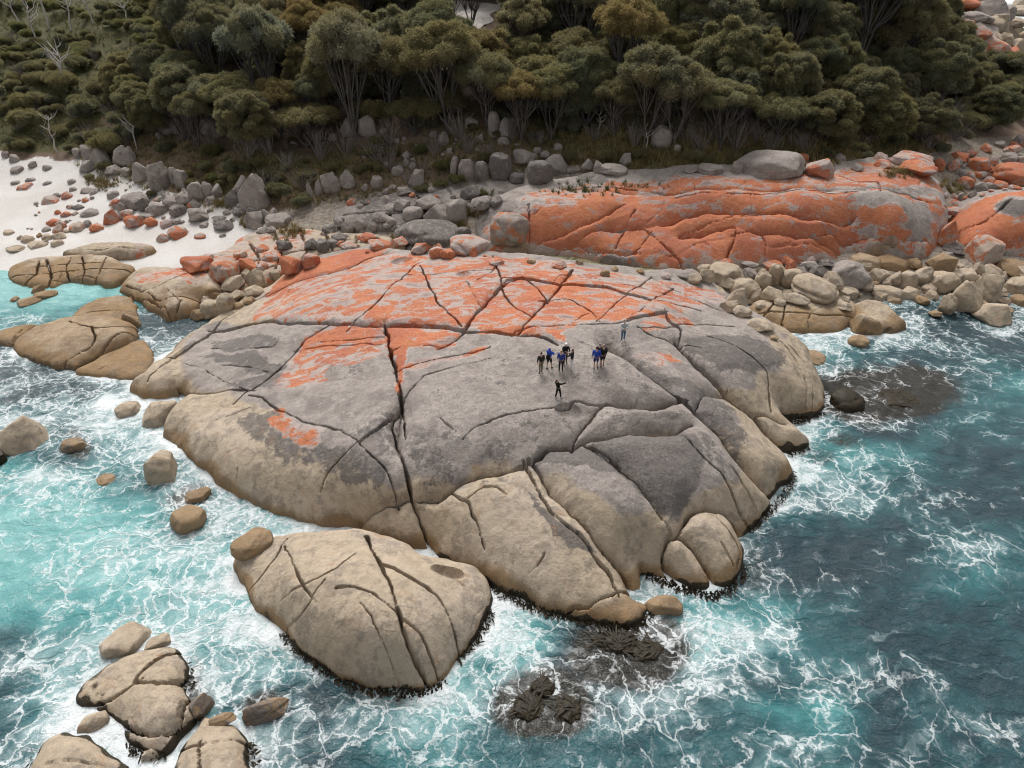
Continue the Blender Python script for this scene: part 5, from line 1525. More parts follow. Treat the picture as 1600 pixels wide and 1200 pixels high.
# trees that show their stems along the front of the forest: foot (px, py), crown width in px, kind, tint, tallness
FRONT = [
    (556, 218, 120, 'vase', 'grey-green', 1.15, 'tall grey-green she-oak with bare fanning limbs, tallest in front'), (480, 232, 100, 'spread', 'olive', .8, 'low olive she-oak spreading over the white slabs'),
    (650, 214, 90, 'spread', 'olive', .8, 'flat olive she-oak above the scattered pale stones'), (700, 205, 120, 'vase', 'olive', 1.0, 'broad olive she-oak behind the tall standing stones'),
    (815, 222, 90, 'vase', 'rusty green', .9, 'rusty she-oak over the big rounded boulders'), (862, 218, 90, 'vase', 'olive', .95, 'olive she-oak with a thin stem right of the rounded boulders'),
    (915, 200, 110, 'dome', 'dark green', 1.1, 'dark she-oak with a round crown above the brown slope'), (1006, 224, 110, 'vase', 'grey-green', 1.0, 'grey-green she-oak on a straight stem left of the big white boulder'),
    (1052, 228, 100, 'vase', 'grey-green', 1.0, 'grey-green she-oak beside the big white boulder'), (1125, 235, 95, 'vase', 'olive', .85, 'olive she-oak leaning over the bare thicket'),
    (1215, 225, 90, 'spread', 'olive', 1.0, 'pale olive she-oak in front of the dark right-hand canopy'), (1290, 222, 100, 'dome', 'olive', .8, 'low olive she-oak behind the flat grey boulder'),
    (1370, 222, 100, 'dome', 'olive', .8, 'low bushy she-oak above the right end of the ridge'), (1440, 225, 90, 'dome', 'dark green', .8, 'dark bushy she-oak near the forest end'),
    (1545, 205, 90, 'dome', 'dark green', .8, 'dark she-oak at the right end of the forest'), (380, 225, 85, 'vase', 'olive', .95, 'olive she-oak over the largest grey boulders'),
    (345, 215, 75, 'vase', 'grey-green', .95, 'thin grey-green she-oak left of the largest grey boulders'), (225, 200, 60, 'vase', 'olive', .9, 'small olive she-oak with a pale broken stem'),
    (440, 215, 75, 'vase', 'rusty green', .9, 'rusty she-oak beside the tallest front tree'), (610, 190, 95, 'vase', 'olive', 1.0, 'olive she-oak right of the tallest front tree'),
    (760, 200, 90, 'vase', 'olive', .95, 'olive she-oak rising behind the leaning slabs'), (960, 215, 80, 'vase', 'olive', .85, 'small olive she-oak on the brown slope'),
    (300, 175, 75, 'vase', 'dark green', .9, 'dark she-oak above the pale boulder pair'), (1340, 195, 100, 'dome', 'dark green', .9, 'dark she-oak in second row behind the ridge end'), (736, 46, 60, 'vase', 'dark green', 1.05, 'dark she-oak whose forked stem stands before the pale road'), (704, 42, 54, 'vase', 'dark green', 1.05, 'dark she-oak at the left side of the pale road gap'),
    (1575, 130, 70, 'spread', 'dark green', .8, 'flat-topped dark tree before the far shore')]
occupied = []
for px, py, w, kd, tn, tall, lb in FRONT:
    P = hit(px, py, [LAND])
    R = w * project(P)[2] / F_PX / 2
    plant_tree(P, R, kd, tn, lb, tall)
    occupied.append((P[0], P[1], R))


def clear_view(x, y):
    """the gap in the canopy through which the pale road shows"""
    return 688 < x < 770 and y < 62


cand = 0
while cand < 9000:
    cand += 1
    X, Y = random.uniform(-100, 105), random.uniform(95, 160)
    P = np.array([X, Y, float(LAND(X, Y)[0])])
    fd = Y - np.interp(X, FOOT[:, 0], FOOT[:, 1])
    if fd < 5 or P[2] < 2:
        continue
    px, py, dep = project(P)
    if not (-120 < px < 1660) or py < -50:
        continue
    R = random.choice((2.8, 3.3, 3.8, 4.4, 5.0, 5.6)) * (1.0 if fd > 12 else 0.8)
    if px + 0.55 * py < 330 and py < 150:                     # open scrub at the upper left
        continue
    if px < 200 and py > 120:
        continue
    if 560 < px < 830 and fd < 13 or 250 < px < 560 and fd < 9 or fd < 7:
        continue
    tq = project((X, Y, P[2] + R * 1.8))
    rp = R * F_PX / dep
    if px > 1440 and tq[0] + rp * .8 > 1482 + max(0.0, tq[1]) * 0.85:
        continue
    if tq[0] + rp > 695 and tq[0] - rp < 762 and tq[1] < 46 and py > 2:
        continue
    if any((X - a) ** 2 + (Y - b) ** 2 < (0.55 * (R + c)) ** 2 for a, b, c in occupied):
        continue
    w = fbm(np.array([X * .06]), np.array([Y * .06]), 77, 2)[0] + random.uniform(-.5, .5)
    if px > 1050:
        w -= 0.22
    tint = 'dark green' if w < -.25 else ('grey-green' if w < -.02 else ('olive' if w < .45 else 'rusty green'))
    kd = 'dome' if random.random() < 0.75 else 'vase'
    plant_tree(P, R, kd, tint, None, random.uniform(.85, 1.15))
    occupied.append((X, Y, R))


def name_trees():
    keys = {}
    for e in PLANTED:
        t, x, y, tint, R, kind = e
        zone = 'above the beach' if x < 330 else ('left of the pale road' if x < 690 else ('below the pale road' if x < 800 else ('above the brown slope' if x < 1050 else ('behind the orange ridge' if x < 1330 else 'near the far shore'))))
        row = 'back' if y < 45 else ('middle' if y < 110 else 'front')
        keys.setdefault((tint, row, zone), []).append(e)
    for (tint, row, zone), es in keys.items():
        es.sort(key=lambda e: e[1])
        for i, e in enumerate(es):
            t = f'{tint} she-oak, {row} canopy {zone}'
            if len(es) > 1:
                t += ', leftmost alike' if i == 0 else (', rightmost alike' if i == len(es) - 1 else f', {nth(i + 1)} alike from left')
            e[0]['label'] = t


name_trees()

# shrubs on the open slope and along the forest foot
SH = []


def plant_shrub(P, R, tint, flat=.8):
    o = link('shrub', random.choice(SHRUBS), None, (P[0], P[1], P[2] - .15), (0, 0, random.uniform(0, 6.28)), (R, R, R * flat))
    b = TINT[tint]
    f = random.uniform(.8, 1.2)
    o.color = (b[0] * f, b[1] * f, b[2] * f, 1)
    o['category'] = 'shrub'
    o['group'] = 'shrubs on the slope'
    q = project(P)
    SH.append((o, q[0], q[1], tint))
    return o


n = 0
occ2 = []
for _ in range(6000):
    if n >= 150:
        break
    px, py = random.uniform(-30, 340), random.uniform(-10, 245)
    if px + 0.75 * py > 345 and not (px < 225 and py > 110):
        continue
    P = hit(px, py, [LAND])
    R = random.choice((.9, 1.2, 1.6, 2.1)) * (1.35 if py > 110 else .9)
    if foot_dist(P[0], P[1]) < 1.5 or any((P[0] - a) ** 2 + (P[1] - b) ** 2 < (.52 * (R + c)) ** 2 for a, b, c in occ2):
        continue
    occ2.append((P[0], P[1], R))
    tn = random.choice(('fresh green', 'olive', 'dark green', 'fresh green')) if py < 110 else random.choice(('dark green', 'olive', 'grey-green', 'dark green'))
    plant_shrub(P, R, tn, 1.05)
    n += 1
for px, py, w, tn in ((692, 262, 34, 'fresh green'), (716, 280, 30, 'fresh green'), (752, 304, 26, 'fresh green'), (240, 300, 20, 'dark green'), (255, 232, 40, 'dark green'), (330, 240, 40, 'fresh green'), (320, 262, 34, 'dark green'), (300, 285, 26, 'olive'),
                      (365, 262, 34, 'dark green'), (400, 255, 30, 'olive'), (440, 300, 46, 'dark green'), (470, 315, 36, 'dark green'), (480, 275, 30, 'dark green'), (430, 280, 36, 'dark green'), (590, 222, 30, 'fresh green'), (615, 240, 24, 'fresh green'),
                      (580, 236, 26, 'olive'), (660, 295, 26, 'dark green'), (690, 285, 24, 'olive'), (950, 245, 40, 'olive'), (1000, 240, 30, 'olive'), (890, 245, 30, 'olive'), (1080, 245, 36, 'olive'), (1110, 252, 30, 'olive'), (1180, 243, 36, 'olive'),
                      (1310, 225, 40, 'olive'), (1340, 232, 30, 'olive'), (1350, 240, 24, 'grey-green'), (1400, 222, 36, 'dark green'), (1290, 240, 26, 'dark green'), (1230, 240, 26, 'olive'), (1545, 100, 30, 'dark green'), (1530, 88, 24, 'dark green'),
                      (165, 262, 30, 'dark green'), (140, 275, 18, 'olive'), (350, 285, 24, 'dark green'), (520, 262, 30, 'olive'), (560, 265, 24, 'olive'), (835, 210, 22, 'dark green'), (1470, 232, 30, 'grey-green'), (1500, 215, 36, 'grey-green')):
    P = hit(px, py + 6, [LAND])
    plant_shrub(P, w * project(P)[2] / F_PX / 2, tn, 1.0)
n = 0
while n < 46:
    px, py = random.uniform(1440, 1605), random.uniform(5, 205)
    if px > 1478 + .82 * py or (py > 150 and px < 1500):
        continue
    P = hit(px, py, [LAND])
    plant_shrub(P, random.choice((1.4, 1.8, 2.3)), random.choice(('dark green', 'olive', 'dark green')), 1.1)
    n += 1
for _ in range(56):                                       # scrub between the front trees and down to the rocks
    px, py = random.uniform(190, 900), random.uniform(185, 300)
    P = hit(px, py, [LAND])
    if foot_dist(P[0], P[1]) > .8:
        plant_shrub(P, random.choice((.6, .8, 1.0, 1.4)), random.choice(('dark green', 'olive', 'olive', 'grey-green', 'fresh green')), .95)
ks = {}
for e in SH:
    zone = 'on the open slope above the beach' if e[2] < 120 and e[1] < 400 else ('at the bush edge above the white beach' if e[1] < 330 else ('among rocks at the forest foot' if e[1] < 850 else ('along the forest foot behind the ridge' if e[1] < 1430 else 'near the far shore')))
    ks.setdefault((e[3], zone), []).append(e)
for (tn, zone), es in ks.items():
    es.sort(key=lambda e: e[1])
    for i, e in enumerate(es):
        e[0]['label'] = f'{tn} shrub {zone}' + ('' if len(es) == 1 else (', leftmost alike' if i == 0 else f', {nth(i + 1)} alike from left'))

n = 0
UB = {}
while n < 90:                                              # bushes that fill the gaps between the stems, up the slope
    px, py = random.uniform(330, 1450), random.uniform(40, 215)
    P = hit(px, py, [LAND])
    if foot_dist(P[0], P[1]) < 6 or (660 < px < 790 and py < 110):
        continue
    tn = random.choice(('dark green', 'olive', 'grey-green'))
    o = plant_shrub(P, random.choice((1.5, 2.0, 2.6)), tn, 1.15)
    SH.pop()
    o.name = 'bush'
    o['group'] = 'bushes among the forest stems'
    z = 'left of the road gap' if px < 690 else ('above the brown slope' if px < 1050 else 'behind the orange ridge')
    UB.setdefault((tn, z), []).append((px, o))
    n += 1
for (tn, z), os_ in UB.items():
    for i, (px, o) in enumerate(sorted(os_, key=lambda e: e[0])):
        o['label'] = f'{tn} bush among forest stems {z}, ' + ('leftmost alike' if i == 0 else f'{nth(i + 1)} alike from left')
# leafless thickets in the shade of the front trees
BR = []
for px, py, w in ((500, 245, 60), (540, 235, 60), (420, 235, 60), (390, 245, 60), (330, 230, 50), (290, 215, 50), (240, 190, 50), (180, 180, 46), (450, 260, 50), (610, 225, 60), (640, 200, 60), (590, 250, 46), (680, 240, 46), (730, 235, 50), (760, 245, 44), (720, 215, 60), (800, 215, 50),
                  (840, 225, 44), (880, 200, 60), (930, 215, 50), (960, 205, 50), (990, 225, 50), (1030, 200, 60), (1070, 215, 60), (1095, 230, 60), (1120, 215, 70), (1150, 230, 60), (1180, 215, 60), (1205, 232, 56), (1240, 225, 50), (1260, 235, 50), (1310, 215, 46), (1350, 225, 40), (1390, 218, 50),
                  (1430, 215, 56), (1470, 205, 70), (1490, 215, 60), (1450, 230, 50), (1520, 200, 50), (1560, 190, 46), (900, 180, 50), (820, 190, 50), (550, 180, 60), (480, 180, 60), (280, 150, 50), (340, 165, 46), (1000, 175, 60), (1080, 185, 60), (1160, 190, 60), (1250, 200, 50), (1580, 170, 40), (80, 215, 40), (200, 225, 40),
                  (40, 120, 40), (90, 100, 40), (150, 90, 36), (60, 170, 46), (120, 180, 46), (200, 90, 36), (230, 60, 30), (20, 60, 30), (100, 70, 30), (180, 140, 44), (250, 150, 44), (30, 200, 40), (140, 220, 44), (745, 280, 50), (780, 250, 44), (640, 285, 50), (610, 262, 50), (470, 290, 60), (420, 300, 50), (660, 270, 40)):
    P = hit(px, py + 4, [LAND])
    R = w * project(P)[2] / F_PX / 2
    o = link('bare_shrub', random.choice(BRUSH), None, (P[0], P[1], P[2] - .1), (random.uniform(-.25, .25), random.uniform(-.25, .25), random.uniform(0, 6.28)), (R, R, R * random.uniform(.9, 1.4)))
    o['category'] = 'shrub'
    o['group'] = 'leafless thickets under the front trees'
    BR.append((px, o))
BR.sort(key=lambda e: e[0])
kz = {}
for px, o in BR:
    z = 'above the beach' if px < 330 else ('beside the largest grey boulders' if px < 470 else ('under the tallest front tree' if px < 620 else ('behind the standing stones' if px < 800 else ('on the brown slope' if px < 1060 else ('behind the orange ridge' if px < 1300 else 'near the right end of the forest')))))
    kz.setdefault(z, []).append(o)
for z, os_ in kz.items():
    for i, o in enumerate(os_):
        o['label'] = f'grey leafless thicket {z}' + (', leftmost' if i == 0 else (', rightmost' if i == len(os_) - 1 else f', {nth(i + 1)} from left'))

for k, (px, py, h, tw) in enumerate(((58, 68, 60, 'forked white dead tree standing on the upper scrub slope'), (80, 45, 70, 'slim white dead tree right of the forked one'), (115, 46, 56, 'white dead tree with a thick broken top on the scrub slope'), (145, 36, 50, 'leaning pale dead tree high on the slope'),
                                     (108, 143, 72, 'tall grey dead tree with crooked arms at the bush edge'), (170, 22, 40, 'slender pale dead stem at the top of the slope'), (200, 40, 44, 'white dead stem in the green scrub left of the forest'), (30, 40, 50, 'thin white dead tree at the left edge'),
                                     (215, 230, 46, 'pale broken snag above the white slabs'), (90, 240, 50, 'grey leafless tree on the dark slope above the beach'), (1010, 232, 30, 'short bleached snag beside the big white boulder'), (935, 210, 34, 'fallen bleached branch on the brown slope'))):
    P = hit(px, py, [LAND])
    H = h * project(P)[2] / F_PX * 1.05
    o = link('dead_tree', DEAD[k % 4], None, P, (0, 0, random.uniform(0, 6.28)), (H, H, H))
    tag(o, tw, 'tree', 'dead trees')

# the two dark trees in the gap before the road, and the road itself
rpts = []
for a in np.linspace(0, 1, 45):
    for b in np.linspace(0, 1, 25):
        lo_, hi_ = 674 + 30 * b + 7 * math.sin(b * 9), 782 - 28 * b + 6 * math.sin(b * 13)
        x, y = lo_ + (hi_ - lo_) * a, -4 + 12 * a + (50 - 12 * abs(a - .55) + 3 * math.sin(a * 17)) * b
        p = hit(x, y, [LAND])
        rpts.append((p[0], p[1], p[2] + .08))
tag(link('road', make_mesh('road', rpts, grid_faces(25, 45), mats=[M['road']])), kind='structure')


# ------------------------------------------------------------------ grass that nobody could count
def tufts(name, spots, mat, size, n=11):
    V, F = [], []
    for p in spots:
        s = size * random.uniform(.6, 1.4)
        for _ in range(n):
            a, t = random.uniform(0, 6.28), random.uniform(.15, .8)
            b = Vector((p[0] + random.gauss(0, .12) * s, p[1] + random.gauss(0, .12) * s, p[2] - .03))
            e = b + Vector((math.cos(a) * t, math.sin(a) * t, random.uniform(.5, 1.0))) * s
            w = Vector((-math.sin(a), math.cos(a), 0)) * (.035 * s)
            i = len(V)
            V += [tuple(b - w), tuple(b + w), tuple(e)]
            F.append((i, i + 1, i + 2))
    tag(link(name, make_mesh(name, V, np.array(F), smooth=False, mats=[mat])), kind='stuff')


def spots_px(n, box, test=None, fields=None):
    out = []
    while len(out) < n:
        px, py = random.uniform(box[0], box[2]), random.uniform(box[1], box[3])
        if test and not test(px, py):
            continue
        out.append(hit(px, py, fields or [LAND]))
    return out


def near_foot(px, py):
    P = hit(px, py, [LAND])
    return -1.5 < foot_dist(P[0], P[1]) < 9


tufts('dry_grass', spots_px(2600, (880, 205, 1480, 285), near_foot) + spots_px(1900, (120, 180, 880, 330), near_foot) + spots_px(500, (0, 0, 330, 240)), M['straw'], .8)
tufts('scrub_grass', spots_px(420, (120, 180, 900, 320), near_foot) + spots_px(900, (0, 0, 300, 230)), M['green_grass'], .7)
tus = []
for cx, cy, rx, ry, k in ((455, 362, 24, 9, 40), (388, 347, 16, 10, 30), (170, 290, 26, 8, 36), (150, 285, 16, 6, 20), (735, 335, 26, 6, 34), (720, 352, 14, 8, 24), (620, 372, 14, 6, 16), (1170, 250, 30, 8, 40), (1290, 258, 24, 8, 30), (1410, 270, 26, 8, 30), (1490, 290, 20, 10, 40), (1390, 272, 14, 6, 16), (350, 320, 20, 8, 30), (760, 275, 20, 6, 20)):
    tus += [hit(cx + random.gauss(0, .5) * rx, cy + random.gauss(0, .5) * ry) for _ in range(k)]
tufts('tussock_grass', tus, M['straw'], .75, 22)
tus = [hit(900 + random.gauss(0, .5) * 60, 299 + random.gauss(0, .5) * 8) for _ in range(50)] + [hit(960 + random.gauss(0, .5) * 90, 292 + random.gauss(0, .5) * 8) for _ in range(60)] + [hit(755 + random.gauss(0, .5) * 26, 303 + random.gauss(0, .5) * 8) for _ in range(30)]
tufts('pavement_grass', tus, M['green_grass'], .6, 14)

# ------------------------------------------------------------------ kelp hanging at the waterline
def kelp_fringe(name, runs, dense=30, spread=0.38, parent=None):
    V, F = [], []
    for line, cx, cy in runs:
        L = smooth_line([pz(px, py, 0.0) for px, py in line], False, 6)
        c = pz(cx, cy, 0)
        for a, b in zip(L[:-1], L[1:]):
            ln = np.linalg.norm(b - a)
            t = (b - a) / max(ln, 1e-6)
            nrm = np.array([t[1], -t[0], 0])
            if (a - c) @ nrm < 0:
                nrm = -nrm
            for _ in range(int(ln * dense) + 1):
                p = a + (b - a) * random.random() - nrm * random.uniform(-.15, .35)
                z0 = random.uniform(.04, .36)
                d = nrm * random.uniform(.35, 1.0) + t * random.uniform(-.9, .9)
                Ln = random.uniform(.25, 1.0) ** 1.5 * spread
                w = t * random.uniform(.04, .085)
                i = len(V)
                pts = [p + [0, 0, z0], p + d * Ln * .3 + [0, 0, z0 * .55], p + d * Ln * .65 + [0, 0, .12], p + d * Ln + [0, 0, random.uniform(.03, .09)]]
                for q, s in zip(pts, (.6, 1, .9, .3)):
                    V += [tuple(q - w * s), tuple(q + w * s)]
                F += [(i, i + 1, i + 3, i + 2), (i + 2, i + 3, i + 5, i + 4), (i + 4, i + 5, i + 7, i + 6)]
    o = link(name, make_mesh(name, V, np.array(F), smooth=False, mats=[M['kelp']]))
    tag(o, kind='stuff')
    return o


kelp_fringe('kelp', [
    ([(440, 992), (470, 1022), (510, 1052), (560, 1077), (610, 1085), (662, 1086), (695, 1064)], 580, 950), ([(715, 1034), (745, 1000), (772, 958)], 600, 950),
    ([(785, 930), (850, 958), (920, 975), (985, 985), (1018, 962)], 850, 850), ([(690, 884), (740, 902), (790, 930)], 800, 820),
    ([(1002, 898), (1050, 918), (1090, 930), (1120, 934), (1155, 910), (1166, 882)], 1060, 800), ([(1168, 832), (1205, 800), (1232, 766), (1238, 738)], 1050, 700),
    ([(1224, 664), (1252, 660), (1286, 648)], 1150, 560), ([(1230, 714), (1264, 701)], 1180, 640), ([(300, 1110), (316, 1128)], 220, 1080), ([(293, 1040), (300, 1082)], 200, 1070), ([(200, 1163), (225, 1180), (262, 1180)], 230, 1090), ([(388, 1165), (402, 1200)], 320, 1180), ([(60, 1182), (48, 1215)], 120, 1200)])


def weedy_shape(seed):
    r = np.random.default_rng(seed)
    V, F = ICO4
    n = np.array([mnoise.fractal(Vector(v) * 2.2 + Vector((seed, 0, 0)), 1.0, 2.0, 5) for v in V])
    m = np.array([mnoise.ridged_multi_fractal(Vector(v) * 4.5 + Vector((0, seed, 0)), 1.0, 2.0, 4, 1.0, 2.0) for v in V])
    P = V * (0.80 + 0.22 * n + 0.07 * m)[:, None]
    return make_mesh('weedy_rock', P, F, mats=[M['kelp']])


WEEDY = [weedy_shape(900 + i) for i in range(4)]


def weed_rock(px, py, w, h, z, label, blades, wet):
    P = pz(px, py, 0)
    dep = project(P)[2]
    a, b = w * dep / F_PX / 2, h * dep / F_PX / 2 / math.sin(math.atan2(CAM_H, math.hypot(P[0], P[1])))
    root = link('weedy_rock', random.choice(WEEDY), None, (P[0], P[1], -z * .25), (0, 0, random.uniform(-.4, .4)), (a, b, z))
    root.material_slots[0].link = 'OBJECT'
    root.material_slots[0].material = M['kelp']
    tag(root, label, 'rock', 'weed-covered rocks awash')
    V, F = [], []
    for _ in range(blades):
        t = random.uniform(0, 6.28)
        q = math.sqrt(random.random()) * (0.72 + 0.38 * math.sin(3 * t + px) * math.cos(2 * t + py))
        x, y = math.cos(t) * q, math.sin(t) * q
        zz = math.sqrt(max(0, 1 - q * q)) * z * .85 - z * .2
        if zz < -.02:
            continue
        p = Vector((x * a, y * b, max(zz, .02) + .02))
        sw = 1.1 + 1.6 * math.sin(x * 2 + px) + 1.2 * math.cos(y * 2.3)
        d = Vector((math.cos(sw) + random.gauss(0, .22), math.sin(sw) + random.gauss(0, .22), 0)).normalized()
        L = random.uniform(.4, .9)
        wv = Vector((-d.y, d.x, 0)) * random.uniform(.03, .055)
        i = len(V)
        for s, k, up in ((.6, 0, 0), (1, .35, .03), (.9, .7, .02), (.3, 1, -.03)):
            c = p + d * L * k + Vector((0, 0, up * random.uniform(.6, 1.4)))
            c.z = max(c.z, .03)
            V += [tuple(c - wv * s), tuple(c + wv * s)]
        F += [(i, i + 1, i + 3, i + 2), (i + 2, i + 3, i + 5, i + 4), (i + 4, i + 5, i + 7, i + 6)]
    o = link('kelp', make_mesh('kelp', V, np.array(F), smooth=False, mats=[M['kelp']]), None, (P[0], P[1], 0))
    tag(o, kind='stuff')


weed_rock(965, 1004, 84, 38, .42, 'kelp-covered rock below the tip of the dome tongue', 46, 1)
weed_rock(1012, 1018, 60, 34, .34, 'low kelp-covered rock right of the one below the tongue', 30, 1)
weed_rock(826, 1104, 56, 46, .34, 'dark weedy reef in the surf, its left lump', 24, 1)
weed_rock(848, 1074, 44, 30, .28, 'dark weedy reef in the surf, its upper lump', 30, 1)
weed_rock(888, 1108, 46, 44, .32, 'dark weedy reef in the surf, its right lump', 22, 1)
weed_rock(1400, 622, 70, 30, .22, 'flat weedy reef washed by foam right of the dome', 24, 1)

# ------------------------------------------------------------------ people
CLOTH = {}


def cloth(name, c):
    if name not in CLOTH:
        k = 0.8
        CLOTH[name] = plain(name, tuple(v * k for v in c), c, 14.0, .85, .2, .15)
    return CLOTH[name]


SKIN = plain('skin', (.42, .25, .18), (.48, .29, .21), 20, .6, .35, .05)


def skin_mesh(name, verts, edges, root, mat, sub=1):
    me = bpy.data.meshes.new(name)
    me.from_pydata([v[:3] for v in verts], edges, [])
    o = bpy.data.objects.new('tmp', me)
    COL.objects.link(o)
    md = o.modifiers.new('skin', 'SKIN')
    md.use_smooth_shade = True
    for i, v in enumerate(verts):
        sv = me.skin_vertices[0].data[i]
        r = v[3]
        sv.radius = r if isinstance(r, tuple) else (r, r)
        sv.use_root = (i == root)
    ss = o.modifiers.new('sub', 'SUBSURF')
    ss.levels = ss.render_levels = sub
    dg = bpy.context.evaluated_depsgraph_get()
    out = bpy.data.meshes.new_from_object(o.evaluated_get(dg))
    out.name = name
    out.materials.clear()
    out.materials.append(mat)
    bpy.data.objects.remove(o)
    bpy.data.meshes.remove(me)
    return out


def person(px, py, face, jacket, legs, hair, label, arms=None, shorts=False, lean=0.0, stride=.10, hood=False, shoes=('black_shoes', (.03, .03, .03)), held=None, h=1.72, cap=None, bend=0.0, group='people on top of the dome'):
    """face: heading in degrees, 0 looks away from the camera, 180 towards it"""
    P = hit(px, py)
    t = bpy.data.objects.new('person', None)
    COL.objects.link(t)
    t.location = P
    t.rotation_euler = (0, 0, math.radians(-face))
    t.scale = (h / 1.72,) * 3
    tag(t, label, 'person', group)
    L = lean

    def up(x, y, z):                                         # lean the trunk forward (y) from the hips
        k = max(0.0, z - .9)
        return (x + bend * k, y + L * k, z - .35 * (abs(L) + abs(bend)) * k * k * .5)
    arms = arms or [(-.245, .02, 1.13, -.235, .09, .89), (.245, .02, 1.13, .235, .09, .89)]
    V, E = [], []

    def v(p, r, frm=None):
        V.append((*p, r))
        if frm is not None:
            E.append((frm, len(V) - 1))
        return len(V) - 1
    pel = v((0, 0, .93), (.135, .10))
    w1 = v(up(0, .0, 1.10), (.125, .09), pel)
    ch = v(up(0, .0, 1.30), (.14, .09), w1)
    nk = v(up(0, .0, 1.47), .055, ch)
    hd = v(up(0, .02, 1.58), (.078, .09), nk)
    v(up(0, .02, 1.69), (.066, .075), hd)
    v(up(0, .115, 1.575), .016, hd)                          # nose
    for s in (-1, 1):
        v(up(s * .082, .01, 1.58), .016, hd)                 # ears
    hands = []
    for (ex, ey, ez, hx, hy, hz), s in zip(arms, (-1, 1)):
        sh = v(up(s * .19, 0, 1.40), .058, ch)
        el = v(up(ex, ey, ez), .043, sh)
        wr = v(up(hx, hy, hz), .027, el)
        a, b = Vector(up(ex, ey, ez)), Vector(up(hx, hy, hz))
        d = (b - a).normalized()
        q = d.cross(Vector((0.2, 1, 0.1))).normalized()
        pm = v(tuple(b + d * .06), (.036, .018), wr)
        hands.append(b + d * .08)
        for k, (off, ln) in enumerate(((-.028, .062), (-.009, .075), (.010, .070), (.028, .055))):
            f0 = b + d * .09 + q * off
            f1 = v(tuple(f0), .0095, pm)
            v(tuple(f0 + d * ln * .9 + Vector((0, .012, -.012))), .0085, f1)
        v(tuple(b + d * .045 + q * -.052 + Vector((0, .02, 0))), .010, pm)
    for s in (-1, 1):
        hp = v((s * .09, 0, .87), .088, pel)
        kn = v((s * .10, stride * s * .5 + .02, .49), .056, hp)
        an = v((s * .105, stride * s, .09), .036, kn)
        v((s * .115, stride * s + .13, .035), (.042, .03), an)
    link('body', skin_mesh('body', V, E, 0, SKIN), t)
    # jacket over the trunk and arms
    J, JE = [], []

    def j(p, r, frm=None):
        J.append((*p, r))
        if frm is not None:
            JE.append((frm, len(J) - 1))
        return len(J) - 1
    jm = cloth(*jacket)
    a0 = j((0, 0, .82), (.165, .125))
    a1 = j(up(0, 0, 1.08), (.158, .12), a0)
    a2 = j(up(0, .0, 1.34), (.20, .15), a1)
    j(up(0, .0, 1.46), (.10, .095), a2)
    for (ex, ey, ez, hx, hy, hz), s in zip(arms, (-1, 1)):
        b0 = j(up(s * .20, 0, 1.39), .082, a2)
        b1 = j(up(ex, ey, ez), .066, b0)
        j(up(hx, hy, hz), .050, b1)
    link('jacket', skin_mesh('jacket', J, JE, 0, jm), t)
    if hood:
        hv = [(*up(0, -.01, 1.47), (.10, .10)), (*up(0, -.02, 1.59), (.105, .105)), (*up(0, -.02, 1.69), (.085, .09))]
        link('hood', skin_mesh('hood', hv, [(0, 1), (1, 2)], 0, jm), t)
    Lg, LE = [], []

    def g(p, r, frm=None):
        Lg.append((*p, r))
        if frm is not None:
            LE.append((frm, len(Lg) - 1))
        return len(Lg) - 1
    l0 = g((0, 0, .95), (.15, .115))
    for s in (-1, 1):
        l1 = g((s * .09, 0, .84), .105, l0)
        k = (s * .10, stride * s * .5 + .02, .50)
        l2 = g(k, .085 if shorts else .072, l1)
        if not shorts:
            g((s * .105, stride * s, .10), .056, l2)
    link('shorts' if shorts else 'trousers', skin_mesh('trousers', Lg, LE, 0, cloth(*legs)), t)
    sm = cloth(*shoes)
    for s in (-1, 1):
        sv = [(s * .105, stride * s - .04, .06, (.05, .05)), (s * .112, stride * s + .06, .045, (.05, .04)), (s * .118, stride * s + .16, .035, (.045, .03))]
        link('shoe', skin_mesh('shoe', sv, [(0, 1), (1, 2)], 0, sm), t)
    if cap:
        cv = [(*up(0, -.01, 1.63), (.10, .105)), (*up(0, -.01, 1.70), (.085, .09)), (*up(0, .13, 1.645), (.07, .012))]
        link('cap', skin_mesh('cap', cv, [(0, 1), (0, 2)], 0, cloth(*cap)), t)
    elif not hood:
        hv = [(*up(0, -.035, 1.56), (.078, .06)), (*up(0, -.02, 1.63), (.092, .088)), (*up(0, -.005, 1.71), (.07, .075))]
        link('hair', skin_mesh('hair', hv, [(0, 1), (1, 2)], 0, cloth(*hair)), t)
    if held:
        kind, c, size = held
        hw = t.matrix_basis @ (hands[0] if kind != 'backpack' else Vector((0, -.2, 1.2)))
        bm = bmesh.new()
        bmesh.ops.create_cube(bm, size=1)
        for vv in bm.verts:
            vv.co = Vector((vv.co.x * size[0], vv.co.y * size[1], vv.co.z * size[2])) * (1.0 if vv.co.z < 0 else .8)
        bmesh.ops.bevel(bm, geom=bm.edges[:], offset=min(size) * .25, segments=2, affect='EDGES')
        me = bpy.data.meshes.new(kind)
        bm.to_mesh(me)
        bm.free()
        me.materials.append(cloth(kind + '_cloth', c))
        o = link(kind, me, None, hw - Vector((0, 0, size[2] * .3)), (0, 0, math.radians(-face)))
        tag(o, {'bag': 'white bag hanging from the hand of the leaning person', 'backpack': 'black backpack on the person in the blue hood', 'camera': 'dark camera held by the person in white trousers'}[kind], kind)
    return t


